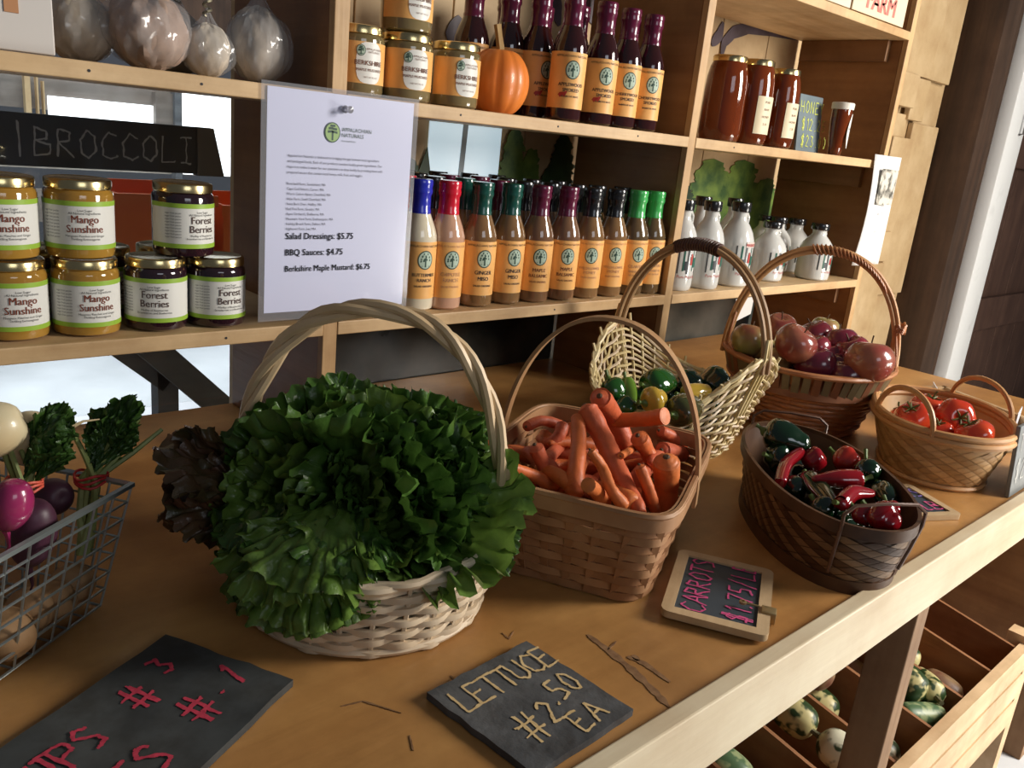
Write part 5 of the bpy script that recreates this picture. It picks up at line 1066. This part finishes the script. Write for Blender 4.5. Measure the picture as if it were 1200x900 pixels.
def root(label,name,cat,c,r,sx,m,tilt,tail=True,group='beets and turnips in the wire basket',al=1.25):
    t=thing(name,label,cat,c,group=group,rot=tilt)
    def fn(d,a,p): 
        q=1-.16*max(0,-d.z)**2; return (d.x*q*sx,d.y*q*sx,d.z*al-(.18*math.exp(-(p/.35)**2)))
    MB().sphere((0,0,0),r,26,18,fn).build('root',m,t)
    if tail: MB().tube([(0,0,-r*al*.94),(.002,0,-r*al*1.15),(.006,.002,-r*al*1.7),(.004,.006,-r*al*2.2)],.0030,6,scales=[1.3,.8,.4,.2]).build('root_tail',m,t)
    return t
YW=.735
root('bright magenta beet at the left edge of the picture','beet','beet',AY(13,592,YW-.02),.0165,1,bm1,(.15,.2,0),al=1.45)
root('dusky purple long beet beside the magenta one','beet','beet',AY(38,625,YW),.0195,1,bm2,(.2,.1,0),al=1.75)
root('dark round beet under the green bunch','beet','beet',AY(62,582,.80),.0175,1,bm2,(1.2,.8,0),tail=False,al=1.1)
root('white round turnip with a long tail, on top of the bunch','turnip','turnip',AY(37,513,.80),.0245,1,trn,(.3,-1.75,-.65),al=1.05)
root('pale turnip cut by the left edge of the picture','turnip','turnip',AY(-12,505,.78),.024,1,trn,(.4,1.2,.2))
for i,(x,y,r,lb) in enumerate(((35,715,.019,'left'),(62,705,.017,'middle'),(86,683,.017,'right'),(8,742,.020,'front left'))):
    P=AY(x,y,.70-.0*i); P=AZ(x,y,.028); root('tan potato at the bottom of the wire basket, %s one'%lb,'potato','potato',P,r,1.1,pot,(.9,i,.3),tail=False,group='potatoes in the wire basket')
stemm=mat('pale_leaf_stalk',(.20,.26,.07),.5,(.30,.32,.12),scale=30); bl=leafmat('beet_leaf_green',(.025,.07,.012),(.06,.13,.025),.25)
def bunch(label,band_px,Y,tips,foot,bandm,n_leaf,seed):
    rs=random.Random(seed); B=AY(*band_px,Y); t=thing('greens_bunch',label,'greens',B,group='bunched greens in the wire basket')
    for i,(x,y,dy) in enumerate(tips):
        T=AY(x,y,Y+dy); F_=AY(foot[0]+rs.uniform(-10,10),foot[1],Y+rs.uniform(-.01,.01)); off=Vector((rs.uniform(-.007,.007),rs.uniform(-.007,.007),0))
        MB().tube([F_-B,(F_-B)*.5+off,off,(T-B)*.5+off*.8,T-B],.0026,6,scales=[1.2,1.2,1.1,1.0,.75]).build('stalk',stemm,t)
    for i in range(n_leaf):
        o=bpy.data.objects.new('leaf',leaf_proto(i%6,bl)); COL.objects.link(o); o.parent=t; a=rs.uniform(0,2*PI); tl=rs.uniform(.05,.55)
        o.matrix_local=Matrix.Translation((rs.uniform(-.008,.008),rs.uniform(-.008,.008),rs.uniform(.0,.02)))@Matrix.Rotation(R(35),4,'Y')@Matrix.Rotation(a,4,'Z')@Matrix.Rotation(PI/2-tl,4,'X')@Matrix.Rotation(PI,4,'Y')@Matrix.Diagonal((.22,rs.uniform(.30,.5),.45,1))
    for k_ in range(3):
        P=[Vector((math.cos(2*PI*q/16)*.0145,math.sin(2*PI*q/16)*.0125,-.004+.004*k_+.002*math.sin(q+k_))) for q in range(16)]; MB().tube(P,.0013,6,True).build('rubber_band',bandm,t)
bunch('bunch of green stalks tied with a red rubber band at the basket corner',(107,560),.795,[(117,492,0),(163,491,.0),(190,503,.0),(82,500,0),(140,512,.01),(128,520,-.01),(150,520,0),(135,500,.01)],(98,650),mat('red_rubber',(.45,.02,.02),.5),14,3)
bunch('bunch of greens with a coral rubber band beside the white turnip',(28,568),.77,[(10,520,0),(25,528,.0),(45,535,.0),(0,510,0),(35,530,.01)],(20,600),mat('coral_rubber',(.75,.12,.07),.5),9,4)
# ================================================================ tray with papers behind the tomatoes
A=AZ(1107,452,.05);B=AZ(1200,487,.05); d=(B-A).normalized(); B=A+d*.26; n_=Vector((d.y,-d.x,0)); n_=n_ if n_.x<0 else -n_
t=thing('wooden_tray','shallow pale wooden tray behind the tomato basket at the table end','tray',(A.x,A.y,.0008)); o0=Vector((A.x,A.y,0))
def wall2(name,p,q,h,th):
    dd=(q-p).normalized(); nn_=Vector((-dd.y,dd.x,0))*th; prism(name,[p,q,q+nn_,p+nn_],0,h,wood('tray_wood',(.50,.33,.17),(.62,.44,.25),'x',.5),t)
z_=Vector((0,0,0)); wd_=.17
wall2('wall',z_,d*.26,.049,-.010); wall2('wall',n_*wd_,n_*wd_+d*.26,.049,.010); wall2('wall',z_,n_*wd_,.049,.010); wall2('wall',d*.26,d*.26+n_*wd_,.049,-.010)
prism('bottom',[z_,d*.26,d*.26+n_*wd_,n_*wd_],0,.004,wood('tray_wood',(.5,.33,.17),(.62,.44,.25),'x'),t)
for (x,y,lb,rz) in ((1098,463,'white paper card standing at the left end of the tray',.5),(1196,492,'white paper card at the right side of the tray',.2)):
    P=AZ(x,y,.045); t=thing('paper_card',lb,'card',(P.x-.02,P.y,.006),rz); MB().box((-.035,-.0007,0),(.035,.0007,.062)).build('card',white,t,False)
# ================================================================ bins of squash below the table
RT=thing('squash_bin','reddish pine slatted bin under the table with angled compartments','bin',(1.3,.5,0))
FA=AY(1100,862,.36);FBp=AY(1200,757,.36); zf=(FA.z+FBp.z)/2
xs=[AY(1200,757,.36).x,AY(1170,786,.36).x,AY(1143,815,.36).x,AY(1100,862,.36).x]
step=(xs[0]-xs[3])/3; XS=[xs[0]-step*i for i in range(9)]
org=Vector((1.3,.5,0)); sl=.10
def bb(name,a,b,m,M=None): 
    return MB().box(tuple(Vector(a)-org),tuple(Vector(b)-org)).build(name,m,RT,False)
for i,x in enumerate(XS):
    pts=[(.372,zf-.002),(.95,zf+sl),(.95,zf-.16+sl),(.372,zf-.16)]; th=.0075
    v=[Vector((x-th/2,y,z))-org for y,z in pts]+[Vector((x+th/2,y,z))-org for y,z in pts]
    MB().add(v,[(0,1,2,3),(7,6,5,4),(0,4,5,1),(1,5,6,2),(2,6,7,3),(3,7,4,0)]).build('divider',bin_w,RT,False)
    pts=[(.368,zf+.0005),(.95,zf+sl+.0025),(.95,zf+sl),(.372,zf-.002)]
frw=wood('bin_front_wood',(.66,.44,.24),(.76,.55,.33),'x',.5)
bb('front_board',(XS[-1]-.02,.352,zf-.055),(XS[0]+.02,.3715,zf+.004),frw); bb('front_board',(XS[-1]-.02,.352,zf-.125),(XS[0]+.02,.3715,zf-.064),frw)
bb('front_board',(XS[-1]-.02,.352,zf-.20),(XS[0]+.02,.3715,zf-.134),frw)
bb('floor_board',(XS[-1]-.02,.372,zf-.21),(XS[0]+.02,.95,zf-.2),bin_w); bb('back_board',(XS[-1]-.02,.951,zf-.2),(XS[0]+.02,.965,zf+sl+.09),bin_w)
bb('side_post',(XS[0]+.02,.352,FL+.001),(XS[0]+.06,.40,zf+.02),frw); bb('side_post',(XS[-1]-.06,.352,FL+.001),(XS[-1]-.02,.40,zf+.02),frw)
# dark panel and tan post at the back right below the table
t=thing('back_panel','brown panel closing the space under the right end of the table','panel',(1.9,1.0,0)); MB().box((-.75,.0,FL+.001),(.29,.015,-.022)).build('panel',panelm,t,False); MB().box((.295,-.59,FL+.001),(.31,.28,-.022)).build('panel',panelm,t,False); MB().box((.16,-.05,FL+.001),(.24,-.001,-.022)).build('post',wood('tan_post_wood',(.42,.22,.09),(.52,.30,.14),'z',.5),t,False)
sq=[mat('striped_squash',(.50,.44,.20),.4,(.02,.045,.012),scale=38,det=2,sharp=(.46,.54)),mat('pale_striped_squash',(.62,.60,.45),.4,(.03,.05,.02),scale=45,det=2,sharp=(.5,.6)),mat('green_squash',(.08,.15,.07),.4,(.30,.36,.18),scale=40,det=2,sharp=(.5,.6)),mat('orange_gourd',(.60,.16,.03),.4,(.66,.45,.15),scale=28,det=2),mat('brown_squash',(.14,.05,.03),.45,(.30,.20,.10),scale=30,det=2)]
def squash(label,a,b,r,m,group):
    a,b=Vector(a),Vector(b); t=thing('squash',label,'squash',a,group=group); d=(b-a).normalized()
    shift(pod([a-d*r*.55,a-d*r*.35,a,(a+b)/2,b,b+d*r*.35,b+d*r*.5],[r*.2,r*.65,r*.92,r,r*.9,r*.6,r*.15],22,9,.03,4,0,1),a).build('rind',m,t,True,70)
    shift(pod([a-d*r*.5,a-d*(r*.5+.012),a-d*(r*.5+.02)],[.006,.0045,.0055],6,5,.15,3),a).build('stalk',mat('squash_stalk',(.10,.09,.04),.7),t)
def bx(i,f): return XS[i]-step*f
def zz(y): return zf+sl*(y-.372)/.58
GS='squashes in the bin under the table'
squash('mottled green and cream squash lying right of the table leg',(bx(2,.35),.52,zz(.52)-.010),(bx(2,.40),.44,zz(.44)-.012),.036,sq[0],GS)
squash('dark green and yellow squash beside the mottled one, stalk up',(bx(2,.18),.42,zz(.42)-.018),(bx(1,.95),.46,zz(.45)-.030),.030,sq[0],GS)
squash('green and white striped squash at the front of the compartment',(bx(2,.80),.43,zz(.42)-.034),(bx(2,.35),.395,zz(.40)-.040),.026,sq[2],GS)
squash('pale striped squash partly behind the table leg',(bx(2,.35),.63,zz(.63)+.0),(bx(2,.45),.58,zz(.58)-.005),.032,sq[1],GS)
squash('dark brown squash above the pale striped one',(bx(2,.3),.74,zz(.74)+.012),(bx(2,.3),.69,zz(.69)+.01),.032,sq[4],GS)
squash('pink and cream gourd at the back right of the leg',(bx(2,.3),.85,zz(.85)+.02),(bx(2,.3),.81,zz(.81)+.02),.034,sq[4],GS)
squash('yellow-green squash by the second divider',(bx(1,.75),.55,zz(.55)-.02),(bx(1,.7),.49,zz(.49)-.025),.028,sq[0],GS)
squash('orange gourd at the back left of the leg',(bx(3,-.3),.90,zz(.90)+.03),(bx(3,-.35),.86,zz(.86)+.03),.036,sq[3],GS)
squash('cream and orange gourd next to the orange one',(bx(3,.05),.82,zz(.82)+.02),(bx(3,.0),.78,zz(.78)+.018),.036,sq[3],GS)
squash('white and green striped squash behind the second slat',(bx(3,.5),.74,zz(.74)+.012),(bx(3,.5),.67,zz(.67)+.006),.035,sq[1],GS)
squash('brown squash at the lower end of the second slat',(bx(3,.5),.60,zz(.60)),(bx(3,.5),.55,zz(.55)-.004),.032,sq[4],GS)
for k_ in range(5): squash('small dark striped squash in the third compartment, row of five',(bx(4,.5),.80-.085*k_,zz(.80-.085*k_)-.002),(bx(4,.45),.76-.085*k_,zz(.76-.085*k_)-.006),.032,sq[[4,0,1,0,1][k_]],'small squashes in the third compartment')
for i in (1,2,3,5):
    for k_ in range(4): squash('squash in the lower layer of the bin',(bx(i,.5),.82-.12*k_,zz(.82-.12*k_)-.065),(bx(i,.45),.77-.12*k_,zz(.77-.12*k_)-.067),.034,sq[(i+k_)%5],'squashes in the lower layer of the bin')
